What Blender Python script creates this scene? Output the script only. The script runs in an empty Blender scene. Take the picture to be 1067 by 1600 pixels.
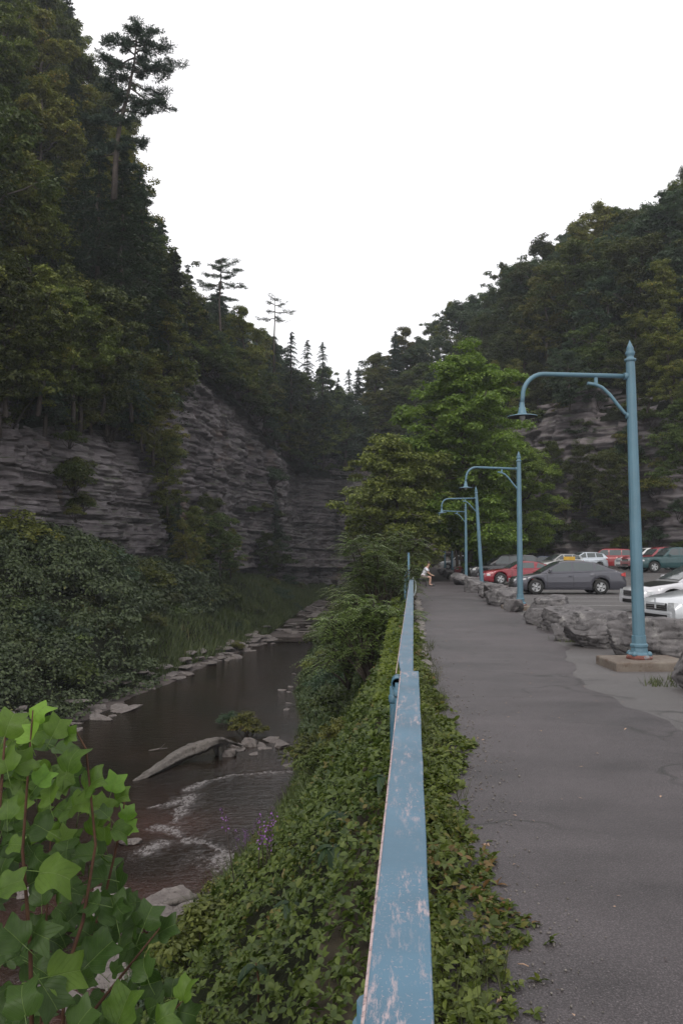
import bpy, bmesh, math, random
import numpy as np
from mathutils import Vector, Matrix, Euler
SC = bpy.context.scene
COL = SC.collection
R = math.radians
PI = math.pi
# ------------------------------------------------------------------ camera
CAM_Z = 1.65
cam_d = bpy.data.cameras.new("camera")
cam = bpy.data.objects.new("camera", cam_d)
COL.objects.link(cam)
cam_d.sensor_fit = 'VERTICAL'
cam_d.sensor_height = 36.0
cam_d.lens = 29.0
cam_d.clip_start = 0.05
cam_d.clip_end = 3000
FPX = 29.0 / 36.0 * 1600.0
PITCH = math.atan((869 - 800) / FPX)
YAW = math.atan(112 / (FPX * math.cos(PITCH)))
cam.location = (0, 0, CAM_Z)
cam.rotation_euler = (PI / 2 + PITCH, 0, YAW)
SC.camera = cam
# ------------------------------------------------------------------ world
SUN_EL, SUN_ROT = R(40), R(195)
world = bpy.data.worlds.new("World")
SC.world = world
world.use_nodes = True
wn = world.node_tree
wn.nodes.clear()
w_out = wn.nodes.new('ShaderNodeOutputWorld')
w_bg = wn.nodes.new('ShaderNodeBackground')
w_sky = wn.nodes.new('ShaderNodeTexSky')
w_sky.sky_type = 'NISHITA'
w_sky.sun_disc = False
w_sky.sun_elevation = SUN_EL
w_sky.sun_rotation = SUN_ROT
w_mix = wn.nodes.new('ShaderNodeMix')
w_mix.data_type = 'RGBA'
w_mix.inputs[0].default_value = 0.88
w_mix.inputs[7].default_value = (10.1, 9.9, 9.9, 1)      # even overcast cloud sheet
wn.links.new(w_sky.outputs[0], w_mix.inputs[6])
wn.links.new(w_mix.outputs[2], w_bg.inputs[0])
w_bg.inputs[1].default_value = 0.13
wn.links.new(w_bg.outputs[0], w_out.inputs[0])
# ------------------------------------------------------------------ sun (overcast: weak and very soft)
sun_d = bpy.data.lights.new("sun", 'SUN')
sun_d.energy = 1.5
sun_d.angle = R(25)
sun_d.color = (1.0, 0.95, 0.87)
sun = bpy.data.objects.new("sun", sun_d)
COL.objects.link(sun)
_d = Vector((math.sin(SUN_ROT) * math.cos(SUN_EL), math.cos(SUN_ROT) * math.cos(SUN_EL), math.sin(SUN_EL)))
sun.rotation_euler = _d.to_track_quat('Z', 'Y').to_euler()
SC.view_settings.view_transform = 'Standard'
SC.view_settings.look = 'None'
SC.view_settings.exposure = 0.12
SC.view_settings.gamma = 1.0
SC.render.engine = 'CYCLES'
SC.cycles.max_bounces = 5
SC.cycles.diffuse_bounces = 3
SC.cycles.glossy_bounces = 3
SC.cycles.transmission_bounces = 3
SC.cycles.volume_bounces = 0
SC.cycles.transparent_max_bounces = 6
SC.cycles.use_denoising = True
# ------------------------------------------------------------------ camera maths (photo pixel -> world, at a real distance)
_M = Euler(cam.rotation_euler).to_matrix()
def ray(px, py):
    return _M @ Vector((px - 533.5, 800 - py, -FPX))
def P(px, py, Y):
    r = ray(px, py); t = Y / r.y
    return Vector((r.x * t, Y, CAM_Z + r.z * t))
def G(px, py, z=0.0):
    r = ray(px, py); t = (z - CAM_Z) / r.z
    return Vector((r.x * t, r.y * t, z))
# ------------------------------------------------------------------ numeric noise
def _hash(ix, iy, iz, seed):
    h = (ix * 374761393 + iy * 668265263 + iz * 2147483647 + seed * 144665) & 0xffffffff
    h = ((h ^ (h >> 13)) * 1274126177) & 0xffffffff
    h = h ^ (h >> 16)
    return (h & 0xffffff) / float(0xffffff)
def vnoise(x, y, z=0.0, seed=0):
    x, y, z = np.broadcast_arrays(np.asarray(x, float), np.asarray(y, float), np.asarray(z, float))
    ix, iy, iz = (np.floor(a).astype(np.int64) for a in (x, y, z))
    fx, fy, fz = x - ix, y - iy, z - iz
    fx, fy, fz = (f * f * (3 - 2 * f) for f in (fx, fy, fz))
    r = 0
    for a in (0, 1):
        for b in (0, 1):
            for c in (0, 1):
                w = (fx if a else 1 - fx) * (fy if b else 1 - fy) * (fz if c else 1 - fz)
                r = r + w * _hash(ix + a, iy + b, iz + c, seed)
    return r * 2 - 1
def fbm(x, y, z=0.0, oct=4, seed=0):
    s, a, f = 0, 1.0, 1.0
    for i in range(oct):
        s = s + a * vnoise(np.asarray(x) * f, np.asarray(y) * f, np.asarray(z) * f, seed + i * 17)
        a *= .5; f *= 2.03
    return s / 1.6
def hashf(a, b=0, seed=0):
    return _hash(np.asarray(a).astype(np.int64), np.asarray(b).astype(np.int64), np.int64(0), seed)
# ------------------------------------------------------------------ object helpers
def tag(o, label=None, cat=None, group=None, kind=None):
    if label: o['label'] = label
    if cat: o['category'] = cat
    if group: o['group'] = group
    if kind: o['kind'] = kind
    return o
def empty(name, loc=(0, 0, 0), rz=0.0, rot=None, scale=1.0):
    o = bpy.data.objects.new(name, None)
    COL.objects.link(o)
    o.location = loc
    o.rotation_euler = rot if rot else (0, 0, rz)
    o.scale = (scale,) * 3 if isinstance(scale, (int, float)) else scale
    o.empty_display_size = .2
    return o
def link(name, me, parent=None, mat=None, loc=None, rot=None, scale=None):
    o = bpy.data.objects.new(name, me)
    COL.objects.link(o)
    if parent: o.parent = parent
    if mat is not None and not me.materials:
        me.materials.append(mat)
    if loc is not None: o.location = loc
    if rot is not None: o.rotation_euler = rot
    if scale is not None: o.scale = (scale,) * 3 if isinstance(scale, (int, float)) else scale
    return o
def mesh_np(name, V, F, mat=None, smooth=False):
    """V (n,3) array, F (m,k) array of equal-sized faces"""
    me = bpy.data.meshes.new(name)
    V = np.asarray(V, np.float32); F = np.asarray(F, np.int32)
    k = F.shape[1]
    me.vertices.add(len(V)); me.vertices.foreach_set('co', V.ravel())
    me.loops.add(F.size); me.loops.foreach_set('vertex_index', F.ravel())
    me.polygons.add(len(F))
    me.polygons.foreach_set('loop_start', np.arange(0, F.size, k, dtype=np.int32))
    me.polygons.foreach_set('loop_total', np.full(len(F), k, np.int32))
    if smooth: me.polygons.foreach_set('use_smooth', np.ones(len(F), bool))
    me.update(calc_edges=True)
    me.validate()
    if mat: me.materials.append(mat)
    return me
def grid_faces(nu, nv, closed=False):
    a = np.arange(nu * nv).reshape(nu, nv)
    q = np.stack([a[:-1, :-1], a[1:, :-1], a[1:, 1:], a[:-1, 1:]], -1).reshape(-1, 4)
    if closed:
        q2 = np.stack([a[:-1, -1], a[1:, -1], a[1:, 0], a[:-1, 0]], -1).reshape(-1, 4)
        q = np.concatenate([q, q2])
    return q
class MB:
    """collects shapes into ONE mesh"""
    def __init__(s): s.v = []; s.f = []; s.sm = []
    def add(s, V, F, smooth=False):
        o = len(s.v); s.v += [tuple(p) for p in V]
        s.f += [tuple(i + o for i in f) for f in F]; s.sm += [smooth] * len(F); return s
    def box(s, c, d, rot=None, bev=0.0):
        x, y, z = d[0] / 2, d[1] / 2, d[2] / 2
        if bev > 0:
            bm = bmesh.new(); bmesh.ops.create_cube(bm, size=1)
            bmesh.ops.scale(bm, vec=d, verts=bm.verts)
            bmesh.ops.bevel(bm, geom=bm.edges[:], offset=bev, segments=2, affect='EDGES', profile=.5)
            V = [v.co.copy() for v in bm.verts]; F = [[v.index for v in f.verts] for f in bm.faces]; bm.free()
        else:
            V = [Vector((a, b, e)) for a in (-x, x) for b in (-y, y) for e in (-z, z)]
            F = [(0, 1, 3, 2), (4, 6, 7, 5), (0, 4, 5, 1), (2, 3, 7, 6), (0, 2, 6, 4), (1, 5, 7, 3)]
        if rot: m = Euler(rot).to_matrix(); V = [m @ v for v in V]
        return s.add([v + Vector(c) for v in V], F)
    def tube(s, pts, rad, n=10, cap=True, smooth=True, twist=0.0, ell=1.0):
        pts = [Vector(p) for p in pts]
        if isinstance(rad, (int, float)): rad = [rad] * len(pts)
        V = []; up = None
        for i, p in enumerate(pts):
            t = (pts[min(i + 1, len(pts) - 1)] - pts[max(i - 1, 0)])
            if t.length < 1e-9: t = Vector((0, 0, 1))
            t.normalize()
            if up is None:
                up = Vector((0, 0, 1)) if abs(t.z) < .9 else Vector((1, 0, 0))
            a = t.cross(up)
            if a.length < 1e-5: a = t.orthogonal()
            a.normalize(); b = a.cross(t); up = b
            for j in range(n):
                an = twist + 2 * PI * j / n
                V.append(p + a * math.cos(an) * rad[i] + b * math.sin(an) * rad[i] * ell)
        F = []
        for i in range(len(pts) - 1):
            for j in range(n):
                k = (j + 1) % n
                F.append((i * n + j, i * n + k, (i + 1) * n + k, (i + 1) * n + j))
        s.add(V, F, smooth)
        if cap:
            o = len(s.v) - len(V)
            s.f.append(tuple(o + j for j in range(n))[::-1]); s.sm.append(False)
            s.f.append(tuple(o + (len(pts) - 1) * n + j for j in range(n))); s.sm.append(False)
        return s
    def lathe(s, prof, n=20, c=(0, 0, 0), smooth=True, axis='z', cap=True):
        V = []
        for r, z in prof:
            for j in range(n):
                an = 2 * PI * j / n
                if axis == 'z': V.append((c[0] + r * math.cos(an), c[1] + r * math.sin(an), c[2] + z))
                elif axis == 'y': V.append((c[0] + r * math.cos(an), c[1] + z, c[2] + r * math.sin(an)))
                else: V.append((c[0] + z, c[1] + r * math.cos(an), c[2] + r * math.sin(an)))
        F = []
        for i in range(len(prof) - 1):
            for j in range(n):
                k = (j + 1) % n
                F.append((i * n + j, i * n + k, (i + 1) * n + k, (i + 1) * n + j))
        o = len(s.v); s.add(V, F, smooth)
        if cap:
            s.f.append(tuple(o + j for j in range(n))[::-1]); s.sm.append(False)
            s.f.append(tuple(o + (len(prof) - 1) * n + j for j in range(n))); s.sm.append(False)
        return s
    def mesh(s, name, mat):
        me = bpy.data.meshes.new(name); me.from_pydata([tuple(v) for v in s.v], [], s.f)
        me.polygons.foreach_set('use_smooth', s.sm); me.update()
        if mat: me.materials.append(mat)
        return me
    def build(s, name, mat, parent=None, **k):
        return link(name, s.mesh(name, mat), parent, **k)
def copy_tree(o, parent=None):
    c = o.copy(); COL.objects.link(c); c.parent = parent
    for ch in o.children: copy_tree(ch, c)
    return c
# ------------------------------------------------------------------ material helpers
class NT:
    def __init__(s, name):
        s.m = bpy.data.materials.new(name); s.m.use_nodes = True
        s.t = s.m.node_tree; s.t.nodes.clear()
        s.out = s.n('ShaderNodeOutputMaterial')
        s.tc = s.n('ShaderNodeTexCoord')
    def n(s, typ, **k):
        nd = s.t.nodes.new(typ)
        for a, b in k.items(): setattr(nd, a, b)
        return nd
    def l(s, a, b): s.t.links.new(a, b)
    def put(s, sock, v):
        if isinstance(v, bpy.types.NodeSocket): s.l(v, sock)
        elif isinstance(v, (tuple, list)) and len(v) == 3 and sock.type == 'RGBA': sock.default_value = (*v, 1)
        else: sock.default_value = v
    def coord(s, scale=(1, 1, 1), kind='Object', rot=(0, 0, 0)):
        mp = s.n('ShaderNodeMapping'); s.l(s.tc.outputs[kind], mp.inputs[0])
        mp.inputs['Scale'].default_value = scale; mp.inputs['Rotation'].default_value = rot
        return mp.outputs[0]
    def noise(s, scale, detail=4, rough=.55, vec=None, dist=0.0):
        nd = s.n('ShaderNodeTexNoise'); nd.inputs['Scale'].default_value = scale
        nd.inputs['Detail'].default_value = detail; nd.inputs['Roughness'].default_value = rough
        nd.inputs['Distortion'].default_value = dist
        s.l(vec if vec is not None else s.tc.outputs['Object'], nd.inputs['Vector']); return nd.outputs[0]
    def voro(s, scale, vec=None, feature='F1', out=0):
        nd = s.n('ShaderNodeTexVoronoi', feature=feature); nd.inputs['Scale'].default_value = scale
        s.l(vec if vec is not None else s.tc.outputs['Object'], nd.inputs['Vector']); return nd.outputs[out]
    def ramp(s, x, a, b, lo=0.0, hi=1.0):
        nd = s.n('ShaderNodeMapRange'); nd.clamp = True
        s.put(nd.inputs[0], x); nd.inputs[1].default_value = a; nd.inputs[2].default_value = b
        nd.inputs[3].default_value = lo; nd.inputs[4].default_value = hi; return nd.outputs[0]
    def math(s, op, a, b=0.0):
        nd = s.n('ShaderNodeMath', operation=op); s.put(nd.inputs[0], a); s.put(nd.inputs[1], b); return nd.outputs[0]
    def mix(s, f, a, b, blend='MIX'):
        nd = s.n('ShaderNodeMix', data_type='RGBA', blend_type=blend)
        s.put(nd.inputs[0], f); s.put(nd.inputs[6], a); s.put(nd.inputs[7], b); return nd.outputs[2]
    def bump(s, h, strength=.5, dist=.02, normal=None):
        nd = s.n('ShaderNodeBump'); nd.inputs['Strength'].default_value = strength
        nd.inputs['Distance'].default_value = dist; s.l(h, nd.inputs['Height'])
        if normal is not None: s.l(normal, nd.inputs['Normal'])
        return nd.outputs[0]
    def attr(s, name):
        nd = s.n('ShaderNodeAttribute'); nd.attribute_name = name; return nd.outputs['Fac']
    def sep(s, v):
        nd = s.n('ShaderNodeSeparateXYZ'); s.l(v, nd.inputs[0]); return nd.outputs
    def rnd(s):
        return s.n('ShaderNodeObjectInfo').outputs['Random']
    def island(s):
        return s.n('ShaderNodeNewGeometry').outputs['Random Per Island']
    def bsdf(s, color, rough=.8, normal=None, metal=0.0, spec=.5, coat=0.0, trans=0.0, ior=1.45, emis=None):
        p = s.n('ShaderNodeBsdfPrincipled')
        s.put(p.inputs['Base Color'], color); s.put(p.inputs['Roughness'], rough)
        s.put(p.inputs['Metallic'], metal); s.put(p.inputs['Specular IOR Level'], spec)
        p.inputs['Coat Weight'].default_value = coat; p.inputs['Coat Roughness'].default_value = .05
        p.inputs['Transmission Weight'].default_value = trans; p.inputs['IOR'].default_value = ior
        if normal is not None: s.l(normal, p.inputs['Normal'])
        s.l(p.outputs[0], s.out.inputs[0]); s.p = p
        return s.m
def simple(name, c, rough=.6, metal=0, spec=.5, coat=0, var=.12, scale=6, bump=0.0):
    t = NT(name); n = t.noise(scale, 4)
    c2 = tuple(x * (1 - var) for x in c); c3 = tuple(min(1, x * (1 + var)) for x in c)
    nm = t.bump(t.noise(scale * 8, 3), bump, .01) if bump else None
    return t.bsdf(t.mix(t.ramp(n, .3, .7), c2, c3), rough, nm, metal, spec, coat)
def leafmat(name, dark, light, yellow=None, ymix=0.0, transl=.3, rough=.5, spec=.35):
    """foliage: colour differs from leaf to leaf, clump to clump and plant to plant"""
    t = NT(name)
    isl = t.island(); obr = t.rnd()
    n = t.noise(.55, 3)
    f = t.math('ADD', t.math('MULTIPLY', isl, .45), t.math('MULTIPLY', n, .55))
    c = t.mix(t.ramp(f, .25, .75), dark, light)
    if yellow:
        yy = t.math('MULTIPLY', t.ramp(t.noise(.35, 2), .5, .68), t.ramp(isl, 1 - ymix, 1 - ymix + .05))
        c = t.mix(yy, c, yellow)
    hs = t.n('ShaderNodeHueSaturation'); s_ = t.ramp(obr, 0, 1, .7, 1.3)
    t.l(s_, hs.inputs['Value']); t.l(t.ramp(t.math('FRACT', t.math('MULTIPLY', obr, 7.31)), 0, 1, .475, .515), hs.inputs['Hue'])
    hs.inputs['Saturation'].default_value = .95
    t.l(c, hs.inputs['Color']); c = hs.outputs[0]
    t.bsdf(c, rough, None, 0, spec)
    tr = t.n('ShaderNodeBsdfTranslucent'); t.l(t.mix(1.0, c, (1.1, 1.25, .6), 'MULTIPLY'), tr.inputs[0])
    ms = t.n('ShaderNodeMixShader'); ms.inputs[0].default_value = transl
    t.l(t.p.outputs[0], ms.inputs[1]); t.l(tr.outputs[0], ms.inputs[2]); t.l(ms.outputs[0], t.out.inputs[0])
    return t.m
# ================================================================== materials
def m_asphalt(name, c, c2, speck=.5, crack=True):
    t = NT(name)
    big = t.noise(.35, 5, .6); mid = t.noise(2.3, 4, .6); fine = t.voro(95)
    fine2 = t.noise(160, 2, .7)
    base = t.mix(t.ramp(t.math('ADD', t.math('MULTIPLY', big, .7), t.math('MULTIPLY', mid, .3)), .36, .62), c, c2)
    # bands of wear lying across the way
    band = t.noise(1.0, 4, .55, t.coord((.25, 1.3, 1)))
    base = t.mix(t.ramp(band, .40, .64, 0, .36), base, tuple(x * 1.45 for x in c2))
    base = t.mix(t.ramp(fine2, .5, .75, 0, speck), base, tuple(min(1, x * 2.3) for x in c2))
    base = t.mix(t.ramp(t.voro(46, out=0), .05, .20, .6, 0), base, tuple(x * 2.6 for x in c2))
    base = t.mix(t.ramp(fine, .25, .6, 0, .45), base, tuple(x * .45 for x in c))
    if crack:
        w = t.n('ShaderNodeVectorMath', operation='ADD')
        nz = t.n('ShaderNodeTexNoise'); nz.inputs['Scale'].default_value = 1.4; t.l(t.tc.outputs['Object'], nz.inputs[0])
        sc = t.n('ShaderNodeVectorMath', operation='SCALE'); t.l(nz.outputs[1], sc.inputs[0]); sc.inputs['Scale'].default_value = 1.1
        t.l(sc.outputs[0], w.inputs[0]); t.l(t.tc.outputs['Object'], w.inputs[1])
        e = t.voro(.32, w.outputs[0], 'DISTANCE_TO_EDGE')
        msk = t.math('MULTIPLY', t.ramp(e, .0, .012, 1, 0), t.ramp(t.noise(.5, 2), .46, .54))
        base = t.mix(t.math('MULTIPLY', msk, .75), base, (.012, .012, .01))
    nm = t.bump(t.math('ADD', fine, t.math('MULTIPLY', fine2, .6)), .55, .006)
    return t.bsdf(base, t.ramp(big, .3, .7, .44, .62), nm, 0, .5)
MAT = {}
MAT['path'] = m_asphalt('path_asphalt', (.020, .017, .018), (.086, .074, .078), .8)
MAT['lot'] = m_asphalt('lot_asphalt', (.075, .069, .069), (.118, .110, .109), .4, True)
def m_rock(name, c, c2, dark, lichen=None, lsc=3.0, bump=.7, bd=.05, sc=1.6):
    t = NT(name)
    n = t.noise(sc, 6, .62); f = t.noise(sc * 9, 5, .65)
    b = t.mix(t.ramp(n, .33, .66), c, c2)
    b = t.mix(t.ramp(f, .55, .8, 0, .5), b, tuple(min(1, x * 1.5) for x in c2))
    b = t.mix(t.ramp(t.noise(sc * 3.2, 5, .7), .52, .66, 0, .85), b, dark)
    if lichen: b = t.mix(t.ramp(t.noise(lsc, 6, .7), .56, .66, 0, .7), b, lichen)
    h = t.math('ADD', t.math('MULTIPLY', n, .7), t.math('MULTIPLY', f, .5))
    return t.bsdf(b, .85, t.bump(h, bump, bd), 0, .3)
MAT['boulder'] = m_rock('boulder_stone', (.080, .075, .078), (.175, .165, .167), (.020, .019, .019), (.27, .26, .25))
MAT['slab'] = m_rock('shale_slab', (.105, .090, .086), (.200, .178, .168), (.03, .025, .024), None, sc=2.6)  # base tone raised to stand in for reflected light on the slabs
MAT['concrete'] = m_rock('plinth_concrete', (.12, .095, .08), (.19, .165, .14), (.09, .06, .045), None, sc=3, bd=.01)
MAT['edging'] = m_rock('edging_stone', (.12, .105, .10), (.20, .185, .17), (.06, .055, .04), None, sc=5, bd=.01)
def m_cliff():
    t = NT('cliff_shale')
    lay = t.noise(1.0, 5, .7, t.coord((.22, .22, 2.6)))
    lay2 = t.noise(1.0, 4, .7, t.coord((.7, .7, 9)))
    big = t.noise(.13, 4)
    b = t.mix(t.ramp(big, .35, .65), (.150, .130, .137), (.260, .234, .240))
    b = t.mix(t.ramp(lay, .42, .66, 0, .8), b, (.045, .039, .043))
    b = t.mix(t.ramp(lay2, .52, .72, 0, .6), b, (.030, .026, .028))
    b = t.mix(t.ramp(t.noise(2.4, 5, .75), .58, .72, 0, .5), b, (.34, .31, .31))
    st = t.noise(1.0, 4, .6, t.coord((.5, .5, .05)))            # damp streaks running down
    b = t.mix(t.ramp(st, .54, .70, 0, .6), b, (.030, .026, .028))
    rust = t.noise(.22, 4, .6)
    b = t.mix(t.ramp(rust, .60, .70, 0, .5), b, (.15, .085, .05))
    g = t.n('ShaderNodeNewGeometry'); nz = t.sep(g.outputs['Normal'])[2]
    moss = t.math('MULTIPLY', t.ramp(nz, .25, .75), t.ramp(t.noise(.6, 4), .44, .6))
    b = t.mix(t.math('MULTIPLY', moss, .8), b, (.04, .055, .02))
    h = t.math('ADD', t.math('MULTIPLY', lay2, .5), t.math('MULTIPLY', t.noise(6, 5, .75), .6))
    return t.bsdf(b, .85, t.bump(h, .7, .10), 0, .3)
MAT['cliff'] = m_cliff()
def m_soil(name, c, c2, sc=1.5, bd=.05, third=None):
    t = NT(name); n = t.noise(sc, 6, .65)
    b = t.mix(t.ramp(n, .35, .65), c, c2)
    if third: b = t.mix(t.ramp(t.noise(sc * 4, 5, .7), .5, .62), b, third)
    return t.bsdf(b, .95, t.bump(t.noise(sc * 6, 5, .7), .8, bd), 0, .15)
MAT['forest_floor'] = m_soil('forest_floor', (.008, .011, .005), (.016, .018, .009), .8, .2)
MAT['bank'] = m_soil('bank_soil', (.012, .016, .007), (.022, .022, .013), 1.4, .1, (.014, .018, .008))
MAT['bed'] = m_soil('shale_bed', (.07, .058, .056), (.125, .108, .102), 1.1, .08, (.055, .045, .042))
MAT['soil'] = m_soil('verge_soil', (.035, .03, .022), (.06, .05, .035), 6, .01)
def m_water():
    t = NT('river_water')
    foam = t.attr('foam'); shallow = t.attr('shallow')
    body = t.mix(t.ramp(t.noise(.35, 3), .35, .65), (.010, .007, .005), (.020, .012, .009))
    body = t.mix(shallow, body, (.070, .034, .028))
    br = t.noise(9, 5, .75, t.coord((1, .6, 1)))
    fm = t.ramp(t.math('ADD', t.math('MULTIPLY', foam, .75), t.math('MULTIPLY', t.math('SUBTRACT', br, .5), 2.6)), .38, .95, 0, .8)
    fm = t.math('MULTIPLY', fm, t.ramp(foam, .02, .2))
    c = t.mix(fm, body, (.27, .25, .25))
    rip = t.noise(1.0, 4, .6, t.coord((1.7, 4.5, 1)))
    rip2 = t.noise(1.0, 3, .6, t.coord((7, 14, 1)))
    h = t.math('ADD', rip, t.math('MULTIPLY', rip2, t.ramp(foam, 0, 1, .5, 2.6)))
    return t.bsdf(c, t.ramp(fm, 0, 1, .09, .5), t.bump(h, .8, .045), 0, .6, ior=1.33)
MAT['water'] = m_water()
# ================================================================== terrain
def smooth(a, lo, hi):
    x = np.clip((np.asarray(a, float) - lo) / (hi - lo), 0, 1); return x * x * (3 - 2 * x)
def lot_z(x, y):
    return .55 * smooth(y, 38, 66) * smooth(x, 7, 15)
def st(name, me, parent=None, **k):
    o = link(name, me, parent, **k)
    if parent is None: o['kind'] = 'structure'
    return o
# parking lot: one sheet under lot, path and verge
xs = np.concatenate([np.linspace(-.12, 8, 30), np.linspace(8.6, 75, 40)]); ys = np.linspace(-30, 142, 120)
X, Y = np.meshgrid(xs, ys, indexing='ij'); Z = lot_z(X, Y)
lot = st('parking_lot', mesh_np('parking_lot', np.stack([X, Y, Z], -1).reshape(-1, 3), grid_faces(*X.shape), MAT['lot'], True))
lm = MB()
MAT['line'] = simple('worn_line_paint', (.36, .36, .35), .8, var=.4, scale=9)
for k in range(9):
    y0 = 17.2 + 2.75 * k
    mb = MB()
    z0 = lot_z(5.6, y0) + .004; z1 = lot_z(10.4, y0) + .004
    mb.add([(5.6, y0, z0), (10.4, y0 + .25, z1), (10.4, y0 + .36, z1), (5.6, y0 + .11, z0)], [(0, 1, 2, 3)])
    mb.build('parking_line', MAT['line'], lot)
# path: newer, darker asphalt sheet with a ragged edge lying over the old
ys = np.concatenate([np.linspace(-6, 16, 140), np.linspace(16.3, 150, 160)])
rb = np.interp(ys, [-6, 4, 7.7, 9.8, 10.7, 12, 15, 20, 60, 150], [3.1, 2.9, 2.52, 2.33, 2.16, 2.2, 2.7, 2.9, 3.0, 3.0]) + .10 * vnoise(ys * 1.7, 0) + .04 * vnoise(ys * 6, 3)
rb[ys > 17] = np.interp(ys[ys > 17], [17, 150], [3.0, 3.0])
lb = .12 + .03 * vnoise(ys * 2, 7)
u = np.linspace(0, 1, 14)
X = lb[:, None] + (rb - lb)[:, None] * u[None]; Yg = np.repeat(ys[:, None], 14, 1)
Z = .016 + .004 * fbm(X * 1.2, Yg * 1.2, 0, 3) - .010 * (u[None] > .99) 
path = st('path', mesh_np('path', np.stack([X, Yg, Z], -1).reshape(-1, 3), grid_faces(*X.shape), MAT['path'], True))
xs = np.linspace(-.40, .2, 5); ysv = np.linspace(-3, 60, 80)
X, Yg = np.meshgrid(xs, ysv, indexing='ij')
verge = st('verge', mesh_np('verge', np.stack([X, Yg, .008 + 0 * X], -1).reshape(-1, 3), grid_faces(*X.shape), MAT['soil'], True))

# river bed
BW = [(-15, -12), (0, -8.0), (6, -6.2), (10, -4.9), (15, -3.9), (20, -3.4), (27, -3.5), (36, -5), (45, -6.2), (70, -8.0), (95, -8.8), (120, -9), (142, -8)]
bw_y = np.array([b[0] for b in BW], float); bw_x = np.array([b[1] for b in BW], float)
def right_edge(y): return np.interp(y, bw_y, bw_x)
def bed_z(x, y):
    z = -5.32 + .10 * fbm(x * .6, y * .6, 0, 4, 5) + .05 * vnoise(x * 2.2, y * 2.2, 0, 9)
    shelf = smooth(y, 62, 68)
    step = np.floor(fbm(x * .22, y * .22, 0, 3, 21) * 5) / 5 * .16
    zs = -4.93 + .012 * (np.asarray(y) - 64) + step + .05 * fbm(x, y, 0, 3, 2)
    z = z * (1 - shelf) + zs * shelf
    # shallow stony rim along the left shore and pale shelf
    le = np.interp(y, LWy, LWx)
    z = z + .42 * smooth(-(x - le - 1.0), -1.2, 1.0) * (1 - shelf)
    near = smooth(y, 16, 11)  # loose rocks in the near shallows
    return z + near * .22 * smooth(fbm(x * .5, y * .5, 0, 3, 31), -.2, .5)
LW = [(-20, -20), (2, -18), (20, -16), (33, -14.0), (42, -13.6), (46, -13.5), (50, -13.2), (55, -12.9), (60, -12.3), (68, -11.8), (80, -12.3), (95, -12.9), (118, -12.9), (128, -10.5)]
LWy = np.array([a[0] for a in LW], float); LWx = np.array([a[1] for a in LW], float)
xs = np.linspace(-24, -1.2, 120); ys = np.linspace(-15, 139, 420)
X, Yg = np.meshgrid(xs, ys, indexing='ij')
bed = st('riverbed', mesh_np('riverbed', np.stack([X, Yg, bed_z(X, Yg)], -1).reshape(-1, 3), grid_faces(*X.shape), MAT['bed'], True))

# water with foam where it breaks over ledges
def seg_d(x, y, pts):
    d = np.full(np.shape(x), 1e9)
    for (ax, ay), (bx, by) in zip(pts[:-1], pts[1:]):
        vx, vy = bx - ax, by - ay; L = vx * vx + vy * vy + 1e-9
        tt = np.clip(((x - ax) * vx + (y - ay) * vy) / L, 0, 1)
        d = np.minimum(d, np.hypot(x - ax - tt * vx, y - ay - tt * vy))
    return d
WZ = -5.0
def wp(l): return [tuple(G(a, b, WZ))[:2] for a, b in l]
xs = np.linspace(-22, -2.2, 330); ys = np.concatenate([np.linspace(-10, 10, 60), np.linspace(10.1, 36, 420), np.linspace(36.3, 68, 60)])
X, Yg = np.meshgrid(xs, ys, indexing='ij')
foam = np.zeros(X.shape)
for pts, wd in ((wp([(290, 1235), (320, 1222), (362, 1211), (420, 1207), (470, 1205)]), .13),
                (wp([(246, 1290), (270, 1297), (293, 1313), (330, 1320), (352, 1336)]), .20),
                (wp([(262, 1258), (300, 1243), (272, 1284), (285, 1262)]), .16),
                (wp([(226, 1332), (256, 1315)]), .18), (wp([(232, 1262), (262, 1257)]), .06),
                (wp([(345, 1338), (375, 1362), (385, 1395), (350, 1412), (300, 1428)]), .42),
                (wp([(390, 1345), (400, 1385)]), .3),
                (wp([(160, 1510), (230, 1480), (330, 1450)]), .35), (wp([(40, 1560), (140, 1500)]), .3)):
    d = seg_d(X, Yg, pts)
    wn_ = wd * (1.35 + 1.0 * vnoise(X * 2.2, Yg * 2.2, 0, 4) + .5 * vnoise(X * 7, Yg * 7, 0, 5))
    foam = np.maximum(foam, np.exp(-(d / np.maximum(wn_, .03)) ** 2))
shal = smooth(Yg, 19.5, 14) * .8 * smooth(vnoise(X * .5, Yg * .5, 0, 8), -.7, .5) + .5 * np.exp(-(seg_d(X, Yg, wp([(232, 1290), (262, 1290)])) / 1.2) ** 2)
Zw = WZ + .02 * fbm(X * 1.5, Yg * 1.5, 0, 3, 3) * (foam > .1) + .012 * vnoise(X * 5, Yg * 5) * foam
wme = mesh_np('river', np.stack([X, Yg, Zw], -1).reshape(-1, 3), grid_faces(*X.shape), MAT['water'], True)
for nm, arr in (('foam', foam), ('shallow', np.clip(shal, 0, 1))):
    a = wme.attributes.new(nm, 'FLOAT', 'POINT'); a.data.foreach_set('value', arr.astype(np.float32).ravel())
river = st('river', wme)
xs = np.linspace(-14, -4, 12); ys = np.linspace(63.5, 132, 60)
X, Yg = np.meshgrid(xs, ys, indexing='ij')
upper = st('river', mesh_np('upper_pool', np.stack([X, Yg, -4.94 + .012 * (Yg - 64)], -1).reshape(-1, 3), grid_faces(*X.shape), MAT['water'], True))

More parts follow.
